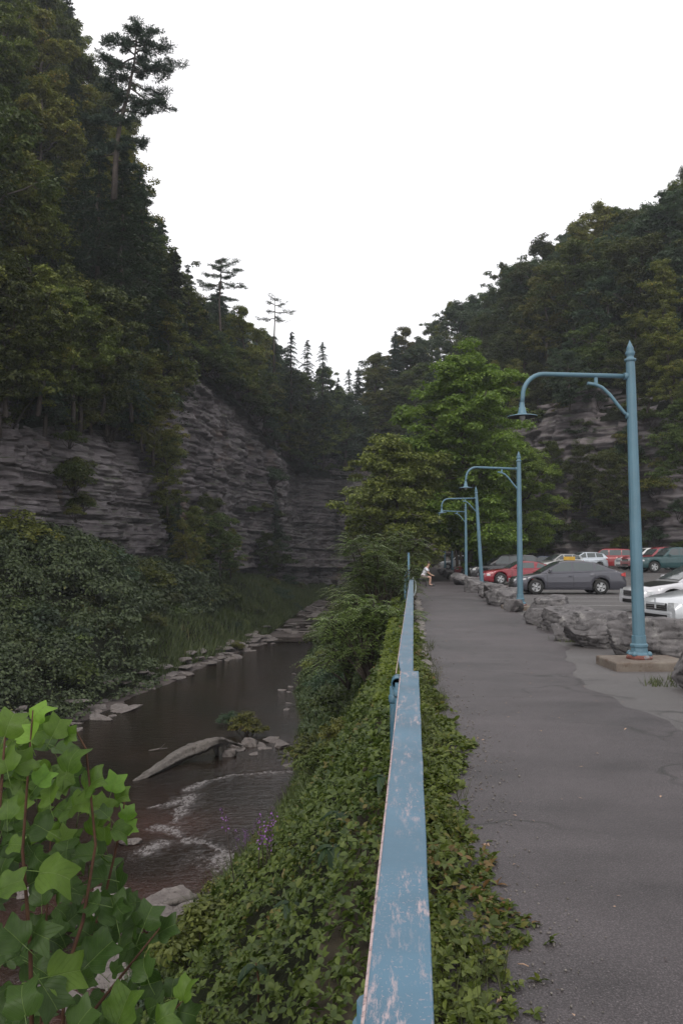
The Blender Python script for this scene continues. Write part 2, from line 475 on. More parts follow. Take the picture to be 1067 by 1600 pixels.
# right bank: from the verge down to the water
ys = np.linspace(-6, 140, 400); tt = np.linspace(0, 1, 40)
Yg = np.repeat(ys[:, None], 40, 1); T = np.repeat(tt[None], 400, 0)
x0 = -.36; xe = right_edge(Yg)
def bank_xz(T, Yg):
    xe = right_edge(Yg)
    x = x0 + (xe - x0) * T
    z = -.03 - 5.17 * T ** .82
    nse = fbm(x * .8, Yg * .8, 0, 4, 11)
    z = z + .35 * nse * np.sin(np.pi * np.clip(T, 0, 1)) ** .7
    x = x + .25 * fbm(Yg * .6, T * 4, 0, 3, 12) * T
    return x, z
X, Z = bank_xz(T, Yg)
bank_r = st('river_bank', mesh_np('river_bank', np.stack([X, Yg, Z], -1).reshape(-1, 3), grid_faces(*X.shape), MAT['bank'], True))

# gorge wall: one line of stations (x, y, base z, top z)
STN = [(-40, -10, 2, 12), (-34, 5, 2.5, 12), (-28, 25, 2.8, 11), (-22.8, 44, 3.0, 10.6), (-21.0, 50, 2.6, 12), (-22.6, 54, 1.6, 12.5), (-22.6, 60, 1.0, 13),
       (-20.6, 66, .5, 15), (-21.8, 71, 0, 21.0), (-20.4, 80, -.3, 22.0), (-18.4, 94, -1, 20.5), (-17.6, 104, -2, 18.0), (-17.0, 118, -3, 16.5), (-14.6, 128, -3.2, 16.0),
       (-9, 132, -3.4, 16.0), (-3, 133, -3.3, 15), (3, 126, 0, 15.5), (7.5, 112, .5, 16.5), (10.5, 98, .5, 17.5), (16, 87, .5, 17.5), (24, 80, .5, 17), (36, 74, .5, 17), (58, 64, .5, 17), (80, 40, .5, 18), (95, 0, 0, 18)]
S = np.array(STN, float)
seg = np.hypot(np.diff(S[:, 0]), np.diff(S[:, 1])); U0 = np.concatenate([[0], np.cumsum(seg)])
def wall_at(u, n=5):
    u = np.asarray(u, float); acc = 0
    for k in np.linspace(-2.2, 2.2, n):
        uu = np.clip(u + k, 0, U0[-1]); acc = acc + np.stack([np.interp(uu, U0, S[:, c]) for c in range(4)], -1)
    return acc / n
def wall_nrm(u):
    a = wall_at(np.asarray(u) + 1.5); b = wall_at(np.asarray(u) - 1.5)
    t = a[..., :2] - b[..., :2]; t /= np.linalg.norm(t, axis=-1, keepdims=True) + 1e-9
    return np.stack([-t[..., 1], t[..., 0]], -1)      # away from the gorge
def cliff_mesh(name, ua, ub, du, nv, seed=0):
    us = np.arange(ua, ub, du); w = wall_at(us); n = wall_nrm(us)
    v = np.linspace(0, 1, nv)
    zb = w[:, 2] - 1.5; zt = w[:, 3] + .8 + 1.2 * fbm(us * .12, 0, 0, 3, seed)
    Z = zb[:, None] + (zt - zb)[:, None] * v[None]; Ug = np.repeat(us[:, None], nv, 1)
    tilt = .10 * np.sin(Ug * .05)
    zz = Z + tilt * 3 + .12 * fbm(Ug * .12, Z * .1, 0, 2, seed + 3)
    d = 2.3 * fbm(Ug * .09, Z * .07, 0, 2, seed + 1) + .8 * fbm(Ug * .25, Z * .10, 0, 2, seed + 2)
    for h, cell, amp in ((1.35, 3.2, .62), (.55, 1.5, .50), (.24, .8, .30)):
        k = np.floor(zz / h); off = hashf(k, 0, seed) * cell
        j = np.floor((Ug + off) / (cell * (.7 + .6 * hashf(k, 1, seed))))
        d = d + amp * (hashf(k, 5, seed) - .5) + amp * .9 * (hashf(j, k, seed + 7) - .5)
    # big upright joints, open bedding cracks, fallen-out blocks
    jn = Ug + 1.1 * fbm(Z * .25, Ug * .05, 0, 3, seed + 21)
    jb = np.floor(jn / 4.3 + .8 * vnoise(np.floor(Z / 3.1), 0, 0, seed)); d = d + 1.1 * (hashf(jb, np.floor(Z / 5.7), seed + 31) - .5)
    jf = np.floor(jn / 1.9); d = d + .5 * (hashf(jf, np.floor(zz / 2.2), seed + 32) - .5)
    for h, wd_, dp in ((1.35, .10, .45), (.52, .14, .22)):
        fz = zz / h - np.floor(zz / h); on = hashf(np.floor(zz / h), np.floor(Ug / 3.3), seed + 41) > .45
        d = d - dp * ((fz < wd_) & on)
    d = d + .12 * fbm(Ug * 1.4, Z * 1.6, 0, 3, seed + 9)
    gul = np.exp(-((Ug - np.interp(0, [0, 1], [0, 0]) - GULLY[0]) / 2.0) ** 2) * 1.6 + np.exp(-((Ug - GULLY[1]) / 2.2) ** 2) * 1.8
    back = 1.4 * v[None] ** 1.5 + gul + np.clip(-d, -2, 3)
    Xg = w[:, 0:1] + n[:, 0:1] * back; Yg = w[:, 1:2] + n[:, 1:2] * back
    zj = Z + .03 * vnoise(Ug * 3, Z * 5)
    return mesh_np(name, np.stack([Xg, Yg, zj], -1).reshape(-1, 3), grid_faces(*Ug.shape), MAT['cliff'], False)
GULLY = (U0[4] + 1.5, U0[8])
UL = U0[15]
st('cliff', cliff_mesh('cliff_left_wall', U0[1], UL + 2, .16, 240, 4))
st('cliff', cliff_mesh('cliff_right_wall', UL - 3, U0[24], .26, 150, 40))

# left talus between shore and cliff foot
us = np.linspace(U0[0], U0[14], 230); w = wall_at(us)
Wx = np.array([-20, -18, -16, -14.0, -13.7, -13.6, -13.3, -12.9, -12.3, -11.9, -12.4, -12.8, -12.9, -11.6, -8]); Wy = np.array([-20, 2, 20, 33, 41, 45, 50, 55, 60, 68, 80, 93, 112, 124, 131])
tt = np.linspace(0, 1.06, 44)
ex = np.interp(us, U0[:15], Wx); ey = np.interp(us, U0[:15], Wy)
def talus(u, t):
    w = wall_at(u); ex = np.interp(u, U0[:15], Wx); ey = np.interp(u, U0[:15], Wy)
    x = ex + (w[..., 0] - ex) * t; y = ey + (w[..., 1] - ey) * t
    ez = np.where(ey > 66, -4.95 + .012 * (ey - 64), -5.12)
    z = ez + (w[..., 2] - ez) * np.clip(t, 0, 1.1) ** 1.05
    hump = 1.1 * fbm(x * .33, y * .33, 0, 3, 51) + .5 * fbm(x * .9, y * .9, 0, 3, 52)
    z = z + (.5 + hump) * np.sin(np.pi * np.clip(t, 0, 1)) ** .6 * np.clip(1.5 - (y - 60) / 40, .25, 1) + .30 * smooth(t, 0.10, .22)
    return x, y, z
Ug, T = np.meshgrid(us, tt, indexing='ij')
X, Yg, Z = talus(Ug, T)
st('talus_slope', mesh_np('talus_slope', np.stack([X, Yg, Z], -1).reshape(-1, 3), grid_faces(*X.shape), MAT['bank'], True))

# hills behind the rim, rising to the skyline
SKY = [(-900, -900), (-300, -500), (0, -260), (100, -60), (128, 60), (165, 120), (200, 300), (245, 335), (270, 425), (330, 440), (360, 480), (400, 497), (450, 542), (490, 562), (530, 575), (575, 588), (592, 545), (620, 528), (650, 500), (700, 465), (750, 440), (800, 405), (850, 375), (900, 340), (960, 318), (1000, 300), (1040, 283), (1067, 258), (1200, 200), (1500, 120), (2500, 0)]
sky_x = np.array([a[0] for a in SKY], float); sky_y = np.array([a[1] for a in SKY], float)
_Mi = np.array(_M.transposed())
def proj(x, y, z):
    v = np.stack([x, y, z - CAM_Z], -1) @ _Mi.T
    dz = np.maximum(-v[..., 2], 1e-3)
    return 533.5 + FPX * v[..., 0] / dz, 800 - FPX * v[..., 1] / dz
TREE_H = 12.5
def hill_z(x, y, zt, d, left):
    px, _ = proj(x, y, zt + 8)
    sy = np.interp(px, sky_x, sky_y)
    _, py0 = proj(x, y, zt * 0 + CAM_Z); _, py1 = proj(x, y, zt * 0 + CAM_Z + 10)
    need = CAM_Z + 10 * (py0 - sy) / (py0 - py1) - TREE_H - .30 * np.maximum(0, d - 48)
    need = np.where(y < 20, 34, need)
    rise = zt + 1.0 * d * left
    return np.minimum(rise, np.maximum(need, zt - .3)) 
def steep(u): return np.interp(u, [UL, UL + 1, U0[18], U0[20], U0[22]], [1.55, 1.75, 1.7, 1.25, 1.0])
DS = np.array([0, 1.5, 4, 7, 11, 16, 22, 29, 38, 50, 66, 90, 130.])
def hill(name, ua, ub):
    us = np.arange(ua, ub, 2.0); w = wall_at(us); n = wall_nrm(us)
    D = np.repeat(DS[None], len(us), 0)
    X = w[:, 0:1] + n[:, 0:1] * (D + .6); Yg = w[:, 1:2] + n[:, 1:2] * (D + .6)
    zt = np.repeat(w[:, 3:4], len(DS), 1)
    Z = hill_z(X, Yg, zt, D, steep(us)[:, None]) + .5 * fbm(X * .2, Yg * .2, 0, 2) * (D > 1) - 2.0 * (D < .1)
    st(name, mesh_np(name, np.stack([X, Yg, Z], -1).reshape(-1, 3), grid_faces(*X.shape), MAT['forest_floor'], True))
hill('hill', U0[0], UL + 1); hill('hill', UL - 1, U0[-1])
# ================================================================== foliage
def unit(v): return v / (np.linalg.norm(v, axis=-1, keepdims=True) + 1e-9)
def leaf_geo(C, N, L, W, rng, fold=.18, T=None):
    """folded two-triangle leaves"""
    n = len(C); N = unit(N)
    if T is None: T = rng.normal(size=(n, 3))
    T = unit(T - N * np.sum(T * N, -1, keepdims=True)); B = np.cross(N, T)
    L = np.asarray(L).reshape(-1, 1) * np.ones((n, 1)); W = np.asarray(W).reshape(-1, 1) * np.ones((n, 1))
    a = C - T * L * .5; c = C + T * L * .5; m = C - T * L * .06 + N * fold * W
    b = m + B * W * .5; d = m - B * W * .5
    V = np.stack([a, b, c, d], 1).reshape(-1, 3)
    i = np.arange(n)[:, None] * 4
    F = np.concatenate([i + [0, 1, 2], i + [0, 2, 3]], 1).reshape(-1, 3)
    return V, F
def leaf_geo6(C, N, L, W, rng, T=None):
    """broader leaf of four triangles for plants close to the camera"""
    n = len(C); N = unit(N)
    if T is None: T = rng.normal(size=(n, 3))
    T = unit(T - N * np.sum(T * N, -1, keepdims=True)); B = np.cross(N, T)
    L = np.asarray(L).reshape(-1, 1) * np.ones((n, 1)); W = np.asarray(W).reshape(-1, 1) * np.ones((n, 1))
    a = C; c = C + T * L - N * L * .18; m = C + T * L * .5 
    b1 = C + T * L * .32 + B * W * .46 + N * W * .16; d1 = C + T * L * .32 - B * W * .46 + N * W * .16
    b2 = C + T * L * .66 + B * W * .40 + N * W * .08; d2 = C + T * L * .66 - B * W * .40 + N * W * .08
    V = np.stack([a, b1, b2, c, d2, d1, m], 1).reshape(-1, 3)
    i = np.arange(n)[:, None] * 7
    F = np.concatenate([i + [0, 1, 6], i + [1, 2, 6], i + [2, 3, 6], i + [3, 4, 6], i + [4, 5, 6], i + [5, 0, 6]], 1).reshape(-1, 3)
    return V, F
def cat_geo(parts):
    V = []; F = []; o = 0
    for v, f in parts: V.append(v); F.append(f + o); o += len(v)
    return np.concatenate(V), np.concatenate(F)
def clump(c, r, n, rng, size, up=.9, asp=.62, outward=.55):
    """leaves on the shell of a flattened ellipsoid, thinning inwards"""
    d = unit(rng.normal(size=(n, 3))); rad = rng.random((n, 1)) ** .38
    d[:, 2] = np.where(d[:, 2] < -.35, -d[:, 2] * .6, d[:, 2])
    wob = 1 + .35 * vnoise(d[:, 0] * 2.3 + c[0] * 3, d[:, 1] * 2.3 + c[1] * 3, d[:, 2] * 2.3 + c[2])[:, None]
    C = np.asarray(c) + d * rad * wob * np.asarray(r)
    N = d * outward + np.array([0, 0, up]) + rng.normal(size=(n, 3)) * .42
    L = size * (.65 + .7 * rng.random(n))
    return leaf_geo(C, N, L, L * asp, rng)
def wood(limbs, n=6):
    mb = MB()
    for pts, rad in limbs: mb.tube(pts, rad, n)
    return mb
def curve_pts(a, b, rng, k=5, sag=0.0, wob=.06):
    a = np.asarray(a, float); b = np.asarray(b, float); L = np.linalg.norm(b - a); out = []
    for i in range(k + 1):
        t = i / k; p = a + (b - a) * t
        p = p + rng.normal(size=3) * wob * L * np.sin(np.pi * t) * .5; p[2] += sag * np.sin(np.pi * t); out.append(p)
    return out
def broadleaf_proto(seed, H=12.0, Rr=3.6, base=.22, nl=11, per=13, leaves=150, size=.26, layered=.42, top=1.0, lean=0.0):
    rng = np.random.default_rng(seed); geo = []; limbs = []
    tip = np.array([lean * H, 0, H * .93])
    tr = curve_pts((0, 0, -.6), tip, rng, 8, 0, .05)
    limbs.append((tr, [.20 * H / 12 * (1 - .85 * i / 8) + .02 for i in range(9)]))
    for i in range(nl):
        t = base + (1 - base) * (i + .5) / nl + rng.uniform(-.03, .03)
        k = min(t, .98) * 8; a = np.array(tr[int(k)]) * (1 - k % 1) + np.array(tr[min(int(k) + 1, 8)]) * (k % 1)
        th = i * 2.399 + rng.uniform(-.5, .5)
        prof = math.sin(PI * min(1, ((t - base) / (1 - base)) * .80 + .2)) ** .75
        ln = Rr * prof * rng.uniform(.75, 1.2) * top
        el = rng.uniform(.12, .5) + .5 * t
        b = a + np.array([math.cos(th) * ln, math.sin(th) * ln, ln * el])
        lp = curve_pts(a, b, rng, 5, -.12 * ln, .10); limbs.append((lp, [.075 * H / 12 * (1 - .8 * j / 5) + .012 for j in range(6)]))
        for q in range(per):
            s = rng.uniform(.3, 1.08); k = min(s, .999) * 5
            p = np.array(lp[int(k)]) * (1 - k % 1) + np.array(lp[min(int(k) + 1, 5)]) * (k % 1)
            off = rng.normal(size=3) * ln * .24; off[2] *= .7; p = p + off + np.array([math.cos(th), math.sin(th), 0]) * max(0, s - 1) * ln
            r = rng.uniform(.55, 1.0) * (.45 + .16 * Rr)
            r *= .86; geo.append(clump(p, (r, r, r * layered), int(leaves * rng.uniform(.7, 1.3)), rng, size, .65))
            if rng.random() < .35: limbs.append(([p - off * .9, p], [.03, .012]))
    for q in range(5):
        p = tip + rng.normal(size=3) * [.5, .5, .4] + [0, 0, .1]
        geo.append(clump(p, (.75, .75, .6), leaves, rng, size))
    return wood(limbs), cat_geo(geo)
def conifer_proto(seed, H=13.0, Rr=2.7, base=.10, whorls=26, per=6, droop=.35, dens=1.0, size=.30, gap=0.0, thin=.30):
    """hemlock / spruce: tiers of flat drooping boughs"""
    rng = np.random.default_rng(seed); geo = []; limbs = []
    tr = curve_pts((0, 0, -.6), (0, 0, H), rng, 8, 0, .015)
    limbs.append((tr, [.19 * H / 12 * (1 - .93 * i / 8) + .01 for i in range(9)]))
    for w in range(whorls):
        t = base + (1 - base) * (w + rng.uniform(-.8, .8)) / whorls; t = min(max(t, .04), .985)
        if rng.random() < gap: continue
        a0 = np.array([0, 0, t * H])
        for b_ in range(per):
            if rng.random() < gap * .6: continue
            th = w * 1.7 + b_ * 2 * PI / per + rng.uniform(-.35, .35)
            ln = Rr * ((1 - t) ** .7 + .06) * rng.uniform(.35, 1.3); a0 = np.array([0, 0, min(.985, t + rng.uniform(-.02, .02)) * H])
            dr = np.array([math.cos(th), math.sin(th), 0])
            b = a0 + dr * ln + np.array([0, 0, -droop * ln + .18 * ln * t])
            lp = [a0, a0 + dr * ln * .5 + [0, 0, .04 * ln], b]
            limbs.append((lp, [.035 * (1 - t) + .014, .02, .008]))
            n = int(120 * dens * ln / Rr + 14)
            s = rng.random(n) ** .7; k = s * 2
            lp_ = np.array(lp); i0 = np.minimum(k.astype(int), 1); f = (k - i0)[:, None]
            C = lp_[i0] * (1 - f) + lp_[i0 + 1] * f
            side = np.array([-dr[1], dr[0], 0]); sw = (rng.random(n) * 2 - 1) * ln * .30 * np.sin(np.pi * np.clip(s * .8 + .15, 0, 1)) 
            C = C + side * sw[:, None] + rng.normal(size=(n, 3)) * [.05, .05, .05] + np.array([0, 0, -1]) * (np.abs(sw) * .35)[:, None]
            N = np.array([0, 0, 1.0]) + rng.normal(size=(n, 3)) * .35
            T = dr * .8 + side * np.sign(sw)[:, None] * .9 + rng.normal(size=(n, 3)) * .25 + [0, 0, -.25]
            L = size * (.6 + .8 * rng.random(n)); geo.append(leaf_geo(C, N, L, L * thin, rng, .1, T))
    return wood(limbs, 5), cat_geo(geo)
def pine_proto(seed, H, boughs, tr_pts, size=.24, dens=1.0, rad=.22):
    """open-grown white pine: bare curved trunk, plates of needle tufts.  boughs: (t, angle, length, rise)"""
    rng = np.random.default_rng(seed); geo = []; limbs = []
    tr = [np.array(p, float) for p in tr_pts]; m = len(tr) - 1
    limbs.append((tr, [rad * (1 - .9 * i / m) + .015 for i in range(m + 1)]))
    for t, th, ln, rise in boughs:
        k = min(t, .999) * m; a = tr[int(k)] * (1 - k % 1) + tr[int(k) + 1] * (k % 1)
        dr = np.array([math.cos(th), math.sin(th), 0]); b = a + dr * ln + [0, 0, rise]
        lp = curve_pts(a, b, rng, 5, -.10 * ln, .08); limbs.append((lp, [.055 * (1 - .8 * j / 5) + .012 for j in range(6)]))
        for q in range(int(4 + ln * 3.2)):
            s = rng.uniform(.28, 1.02); k = min(s, .999) * 5
            p = lp[int(k)] * (1 - k % 1) + lp[int(k) + 1] * (k % 1)
            p = p + rng.normal(size=3) * [ln * .13, ln * .13, .10]
            n = int(85 * dens); d = unit(rng.normal(size=(n, 3)))
            rr = rng.uniform(.30, .55)
            C = p + d * [rr, rr, rr * .40] * rng.random((n, 1)) ** .4
            N = rng.normal(size=(n, 3)) * .6 + [0, 0, .8]; L = size * (.6 + .7 * rng.random(n))
            geo.append(leaf_geo(C, N, L, L * .2, rng, .1, d + [0, 0, .5]))
    return wood(limbs, 6), cat_geo(geo)
def bush_proto(seed, r=1.2, h=1.1, n=16, leaves=150, size=.15, asp=.6):
    rng = np.random.default_rng(seed); geo = []; limbs = []
    for i in range(n):
        th = rng.uniform(0, 2 * PI); q = rng.random() ** .6 * r
        p = np.array([math.cos(th) * q, math.sin(th) * q, h * (1 - .45 * (q / r) ** 2) * rng.uniform(.45, 1.0)])
        rr = rng.uniform(.28, .5) * r; geo.append(clump(p, (rr, rr, rr * .7), leaves, rng, size, asp=asp))
        limbs.append((curve_pts((rng.normal() * .1, rng.normal() * .1, -.4), p, rng, 3, .1, .1), [.03, .022, .016, .008]))
    return wood(limbs, 4), cat_geo(geo)
MAT['bark'] = m_rock('bark', (.040, .032, .028), (.075, .062, .054), (.02, .016, .014), None, sc=3, bd=.03)
LM = {
 'dark': leafmat('leaf_dark_green', (.034, .048, .012), (.072, .092, .020), (.18, .15, .03), .06),
 'mid': leafmat('leaf_mid_green', (.050, .074, .015), (.105, .138, .026), (.22, .18, .035), .08),
 'olive': leafmat('leaf_olive_green', (.068, .080, .014), (.150, .160, .026), (.30, .21, .04), .18),
 'olive2': leafmat('leaf_soft_olive', (.056, .082, .014), (.130, .165, .028), (0.159, 0.172, 0.046), .05),
 'bright': leafmat('leaf_bright_green', (.066, .106, .012), (.150, .205, .026), (.22, .25, .04), .06, .4),
 'blue': leafmat('leaf_blue_green', (0.033, 0.058, 0.033), (0.063, 0.098, 0.050)),
 'needle': leafmat('needle_dark_green', (0.022, 0.040, 0.018), (0.046, 0.074, 0.031), None, 0, .12),
 'needle_b': leafmat('needle_blue_green', (0.025, 0.048, 0.030), (0.052, 0.085, 0.050), None, 0, .12),
}
PROTO = {}
def reg(key, wg, lm):
    wd, (V, F) = wg
    PROTO[key] = (wd.mesh('trunk', MAT['bark']), mesh_np('crown', V, F, LM[lm]))
    if 'crown_n' not in PROTO: PROTO['crown_n'] = 0
    PROTO['crown_n'] += len(F)
reg('oak', broadleaf_proto(1, 12, 3.6, .12, 14, 15, 130, .25, .75), 'mid')
reg('maple', broadleaf_proto(2, 12.5, 3.3, .10, 15, 14, 130, .23, .8), 'dark')
reg('ash', broadleaf_proto(3, 13, 3.0, .12, 14, 14, 130, .23, .7), 'olive')
reg('basswood', broadleaf_proto(4, 11.5, 3.7, .10, 14, 15, 130, .27, .7), 'dark')
reg('birch', broadleaf_proto(5, 11, 2.6, .12, 13, 12, 130, .21, .75, 1.0, .03), 'olive')
reg('elm', broadleaf_proto(6, 12.5, 3.5, .12, 14, 15, 125, .25, .75), 'blue')
reg('hemlock', conifer_proto(11, 14, 3.0, .06, 30, 6, .42, 1.0, .30), 'needle')
reg('hemlock2', conifer_proto(12, 13, 2.6, .08, 26, 6, .50, .95, .28, .12), 'needle_b')
reg('spruce', conifer_proto(13, 14, 2.5, .05, 38, 6, .30, 1.0, .30, .06, .34), 'needle_b')
reg('bush', bush_proto(21, 1.3, 1.2, 17, 150, .17), 'mid')
reg('bush2', bush_proto(22, 1.1, 1.5, 16, 160, .14), 'olive')
reg('bush3', bush_proto(23, 1.5, 1.0, 18, 150, .20), 'dark')
reg('bush4', bush_proto(24, 1.2, 1.3, 16, 160, .15, .5), 'blue')
used = {}
def plant(kind, loc, scale=1.0, rz=0.0, lean=(0, 0), label=None, cat='tree', name=None, group=None, sz=None):
    tm, cm = PROTO[kind]
    o = empty(name or 'tree', loc, rot=(lean[0], lean[1], rz), scale=(scale, scale, scale * (sz or 1)))
    a = link('trunk', tm, o) if cat == 'tree' else link('stem', tm, o)
    b = link('crown' if cat == 'tree' else 'foliage', cm, o)
    tag(o, label, cat, group)
    return o
ORD = ['first', 'second', 'third', 'fourth', 'fifth', 'sixth', 'seventh', 'eighth', 'ninth', 'tenth', 'eleventh', 'twelfth', 'thirteenth', 'fourteenth', 'fifteenth', 'sixteenth', 'seventeenth', 'eighteenth', 'nineteenth', 'twentieth',
       'twenty-first', 'twenty-second', 'twenty-third', 'twenty-fourth', 'twenty-fifth', 'twenty-sixth', 'twenty-seventh', 'twenty-eighth', 'twenty-ninth', 'thirtieth', 'thirty-first', 'thirty-second', 'thirty-third', 'thirty-fourth', 'thirty-fifth']
DESC = {'oak': 'spreading mid-green broadleaf tree', 'maple': 'dense dark green broadleaf tree', 'ash': 'yellow-green broadleaf tree', 'basswood': 'broad dark-crowned tree', 'birch': 'slim olive-green tree',
        'elm': 'blue-green spreading tree', 'hemlock': 'drooping dark hemlock', 'hemlock2': 'sparse drooping hemlock', 'spruce': 'narrow pointed evergreen'}
rng = np.random.default_rng(77)
ROWS = [(.3, 4.3), (4.2, 4.6), (8.5, 4.9), (13, 5.2), (18, 5.4), (24, 5.8), (31, 6.2), (39, 6.6), (48, 7), (59, 7.5), (72, 8)]
ROWN = ['at the cliff rim', 'just above the rim trees', 'in the third row up', 'in the fourth row up', 'in the fifth row up', 'in the sixth row up', 'in the seventh row up', 'in the eighth row up', 'in the ninth row up', 'in the tenth row up', 'on the highest row']
n_tree = 0
def side_of(u):
    if u < U0[10]: return 'left slope'
    if u < UL + 6: return 'end slope'
    return 'right hillside'
cnt = {}
for ri, (d, sp) in enumerate(ROWS):
    u = U0[2] + 6 + ri * 1.7
    while u < U0[22] + 4:
        left = u < UL
        uj = u + rng.uniform(-1, 1); dj = d + rng.uniform(-1.1, 1.1) * (ri > 0)
        w = wall_at(uj); n = wall_nrm(uj)
        x = w[0] + n[0] * (dj + .6); y = w[1] + n[1] * (dj + .6)
        z = float(hill_z(np.array(x), np.array(y), np.array(w[3]), np.array(dj), float(steep(uj))))
        px, py = proj(np.array(x), np.array(y), np.array(z + 10))
        unc = w[3] + dj * float(steep(uj))
        u += sp * rng.uniform(.85, 1.15)
        if unc - z > (11 if u < UL - 28 else 60) and d > 5: continue
        if d > 50 and not (UL - 22 < u < U0[20]): continue            # far behind the skyline row
        if px < -190 or px > 1300: continue
        far = y > 85
        if left:
            kinds = ['hemlock', 'ash', 'basswood', 'ash', 'hemlock2', 'birch', 'oak', 'maple'] if u < U0[9] else ['hemlock2', 'ash', 'spruce', 'oak', 'elm', 'birch', 'spruce', 'maple']
            pr = None
        else:
            kinds = ['oak', 'maple', 'elm', 'basswood', 'elm', 'maple', 'ash']; pr = None
        if UL - 14 < u < UL - 2: kinds = ['spruce', 'hemlock2', 'elm', 'elm', 'spruce']
        kd = kinds[int(rng.integers(len(kinds)))]
        s = rng.uniform(.72, 1.12)
        if ri == 0: s *= rng.uniform(.55, .85)
        if unc - z > 2: s *= rng.uniform(.8, 1.05)
        lean = .0
        if ri <= 2 and left and u < U0[10]: lean = rng.uniform(.05, .28)
        th = math.atan2(-n[1], -n[0])          # lean out over the gorge
        lx, ly = -math.sin(th) * lean, math.cos(th) * lean
        sd = side_of(u); key = (kd, ri, sd); c = cnt.get(key, 0); cnt[key] = c + 1
        lab = f"{DESC[kd]} {ROWN[ri]}, {ORD[min(c, 34)]} upstream on {sd}"
        if ri == 0 and left and U0[8] < u < U0[12]: s *= .75
        if ri == 0 and left and u < U0[8]: s *= 1.15; z -= 2.3; x -= n[0] * 1.3; y -= n[1] * 1.3
        plant(kd, (x, y, z - .3), s, rng.uniform(0, 2 * PI) if lean == 0 else rng.uniform(0, 6.28), (0, 0), lab, 'tree', 'forest_tree' if 'hem' not in kd and kd != 'spruce' else 'hemlock_tree' if 'hem' in kd else 'spruce_tree', f'trees on the {sd}')
        n_tree += 1
print('forest trees', n_tree, 'proto tris', PROTO['crown_n'])
# ================================================================== trees, shrubs and saplings placed one by one
reg('hero', broadleaf_proto(31, 16.5, 4.1, .12, 24, 21, 210, .22, .6, 1.0), 'bright')
reg('hero2', broadleaf_proto(32, 11, 3.3, .14, 16, 19, 210, .21, .65, 1.0), 'olive2')
reg('shade', broadleaf_proto(33, 12, 4.0, .36, 13, 14, 190, .25, .45, 1.0), 'olive2')
plant('hero', (4.0, 58, 0), 1.0, .6, (0, 0), 'tall bright green maple rising in a point beside the second lamp', 'tree', 'maple_tree')
plant('hero2', (-1.0, 54, -.6), .92, 2.1, (0, 0), 'rounded olive green maple overhanging the river behind the seated person', 'tree', 'maple_tree')
plant('hero2', (-1.6, 68, -1.0), .9, .4, (0, 0), 'dark maple leaning over the far river bend behind the rounded one', 'tree', 'maple_tree')
plant('hero', (8.8, 72, .2), .72, 3.5, (0, 0), 'low spreading maple behind the red coupe', 'tree', 'maple_tree')
for k, (x, y, s, r, lab) in enumerate([(-.9, 61, .85, 1.0, 'shady maple left of the path just past the seated person'), (4.3, 69, .9, 4.0, 'maple right of the path where the boulder row turns dark'),
        (-1.2, 76, .9, 5.0, 'second shade maple left of the far path'), (4.6, 82, .9, 2.0, 'second shade maple right of the far path'), (-.6, 92, .95, 3.0, 'last shade maple left of the far path'), (5, 97, .9, .3, 'last shade maple right of the far path'),
        (9.5, 84, .8, 1.4, 'maple over the last row of parked cars')]):
    plant('shade', (x, y, 0), s, r, (0, 0), lab, 'tree', 'maple_tree', 'maples shading the far path')
# broken and lone pines against the sky
MP = [(0, 0, -.5), (.1, 0, 2.5), (.35, 0, 5), (.95, .1, 7.6), (1.35, 0, 9.6), (1.5, .1, 11.8)]
bo = [(.20, .4, 1.6, -.3), (.24, 3.3, 1.9, -.2), (.27, 5.8, 1.5, -.3), (.45, 3.0, 2.0, 0), (.53, 0, 2.2, .1), (.57, 1.0, 1.8, .1), (.68, 4.0, 1.8, .1), (.75, .2, 2.6, .1), (.85, 4.2, 1.8, .3), (.87, 1.3, 1.6, .4), (.92, 5.2, 1.6, .4), (.30, 2.9, 2.0, -.1), (.34, .2, 2.0, -.3), (.42, 3.4, 2.2, .1), (.40, 5.4, 1.8, -.2), (.48, .1, 2.3, .2), (.50, 2.6, 2.4, .2), (.55, 4.4, 1.5, .1), (.60, 3.3, 1.6, .2), (.62, .1, 3.4, -1.7), (.66, .6, 2.6, -.2), (.70, 3.0, 2.6, .2), (.73, 6.1, 3.1, .3),
      (.76, 3.6, 2.6, .3), (.78, 1.4, 1.8, .2), (.80, .3, 2.8, .3), (.83, 2.8, 2.6, .5), (.86, 5.6, 2.2, .5), (.89, .2, 2.2, .4), (.91, 3.3, 2.2, .4), (.94, .9, 1.6, .4), (.95, 2.7, 1.4, .5), (.98, .1, 1.2, .5), (.99, 3.4, .9, .7), (.99, 4.7, .6, 1.0)]
reg('pine', pine_proto(41, 12, bo, MP, .26, 1.0), 'needle_b')
p0 = P(166, 292, 56)
plant('pine', (p0.x + .6, p0.y, p0.z - .5), 1.0, 0, (0, 0), 'tall leaning pine with tiered open crown standing above the left slope', 'tree', 'pine_tree')
plant('hemlock', (p0.x + .9, p0.y + 1, p0.z - 9.2), .9, 1, (0, 0), 'dark hemlock at the foot of the tall leaning pine', 'tree', 'hemlock_tree')
plant('hemlock2', (p0.x - .9, p0.y + 1, p0.z - 6.2), .85, 1, (0, 0), 'hemlock tucked just left of the tall leaning pine', 'tree', 'hemlock_tree')
bo2 = [(.55, 3.2, 2.3, .1), (.57, .4, 1.8, -.2), (.66, 2.8, 1.4, .2), (.68, 3.5, 2.5, -.1), (.70, .2, 2.7, -.4), (.74, .6, 1.5, .3), (.77, 2.9, 1.8, .2), (.80, .1, 2.0, .3), (.82, 5, 1.1, .1), (.86, 3.3, 1.1, .3), (.88, .3, 1.5, .7), (.93, 2.6, .6, .3), (.95, .5, .5, .4)]
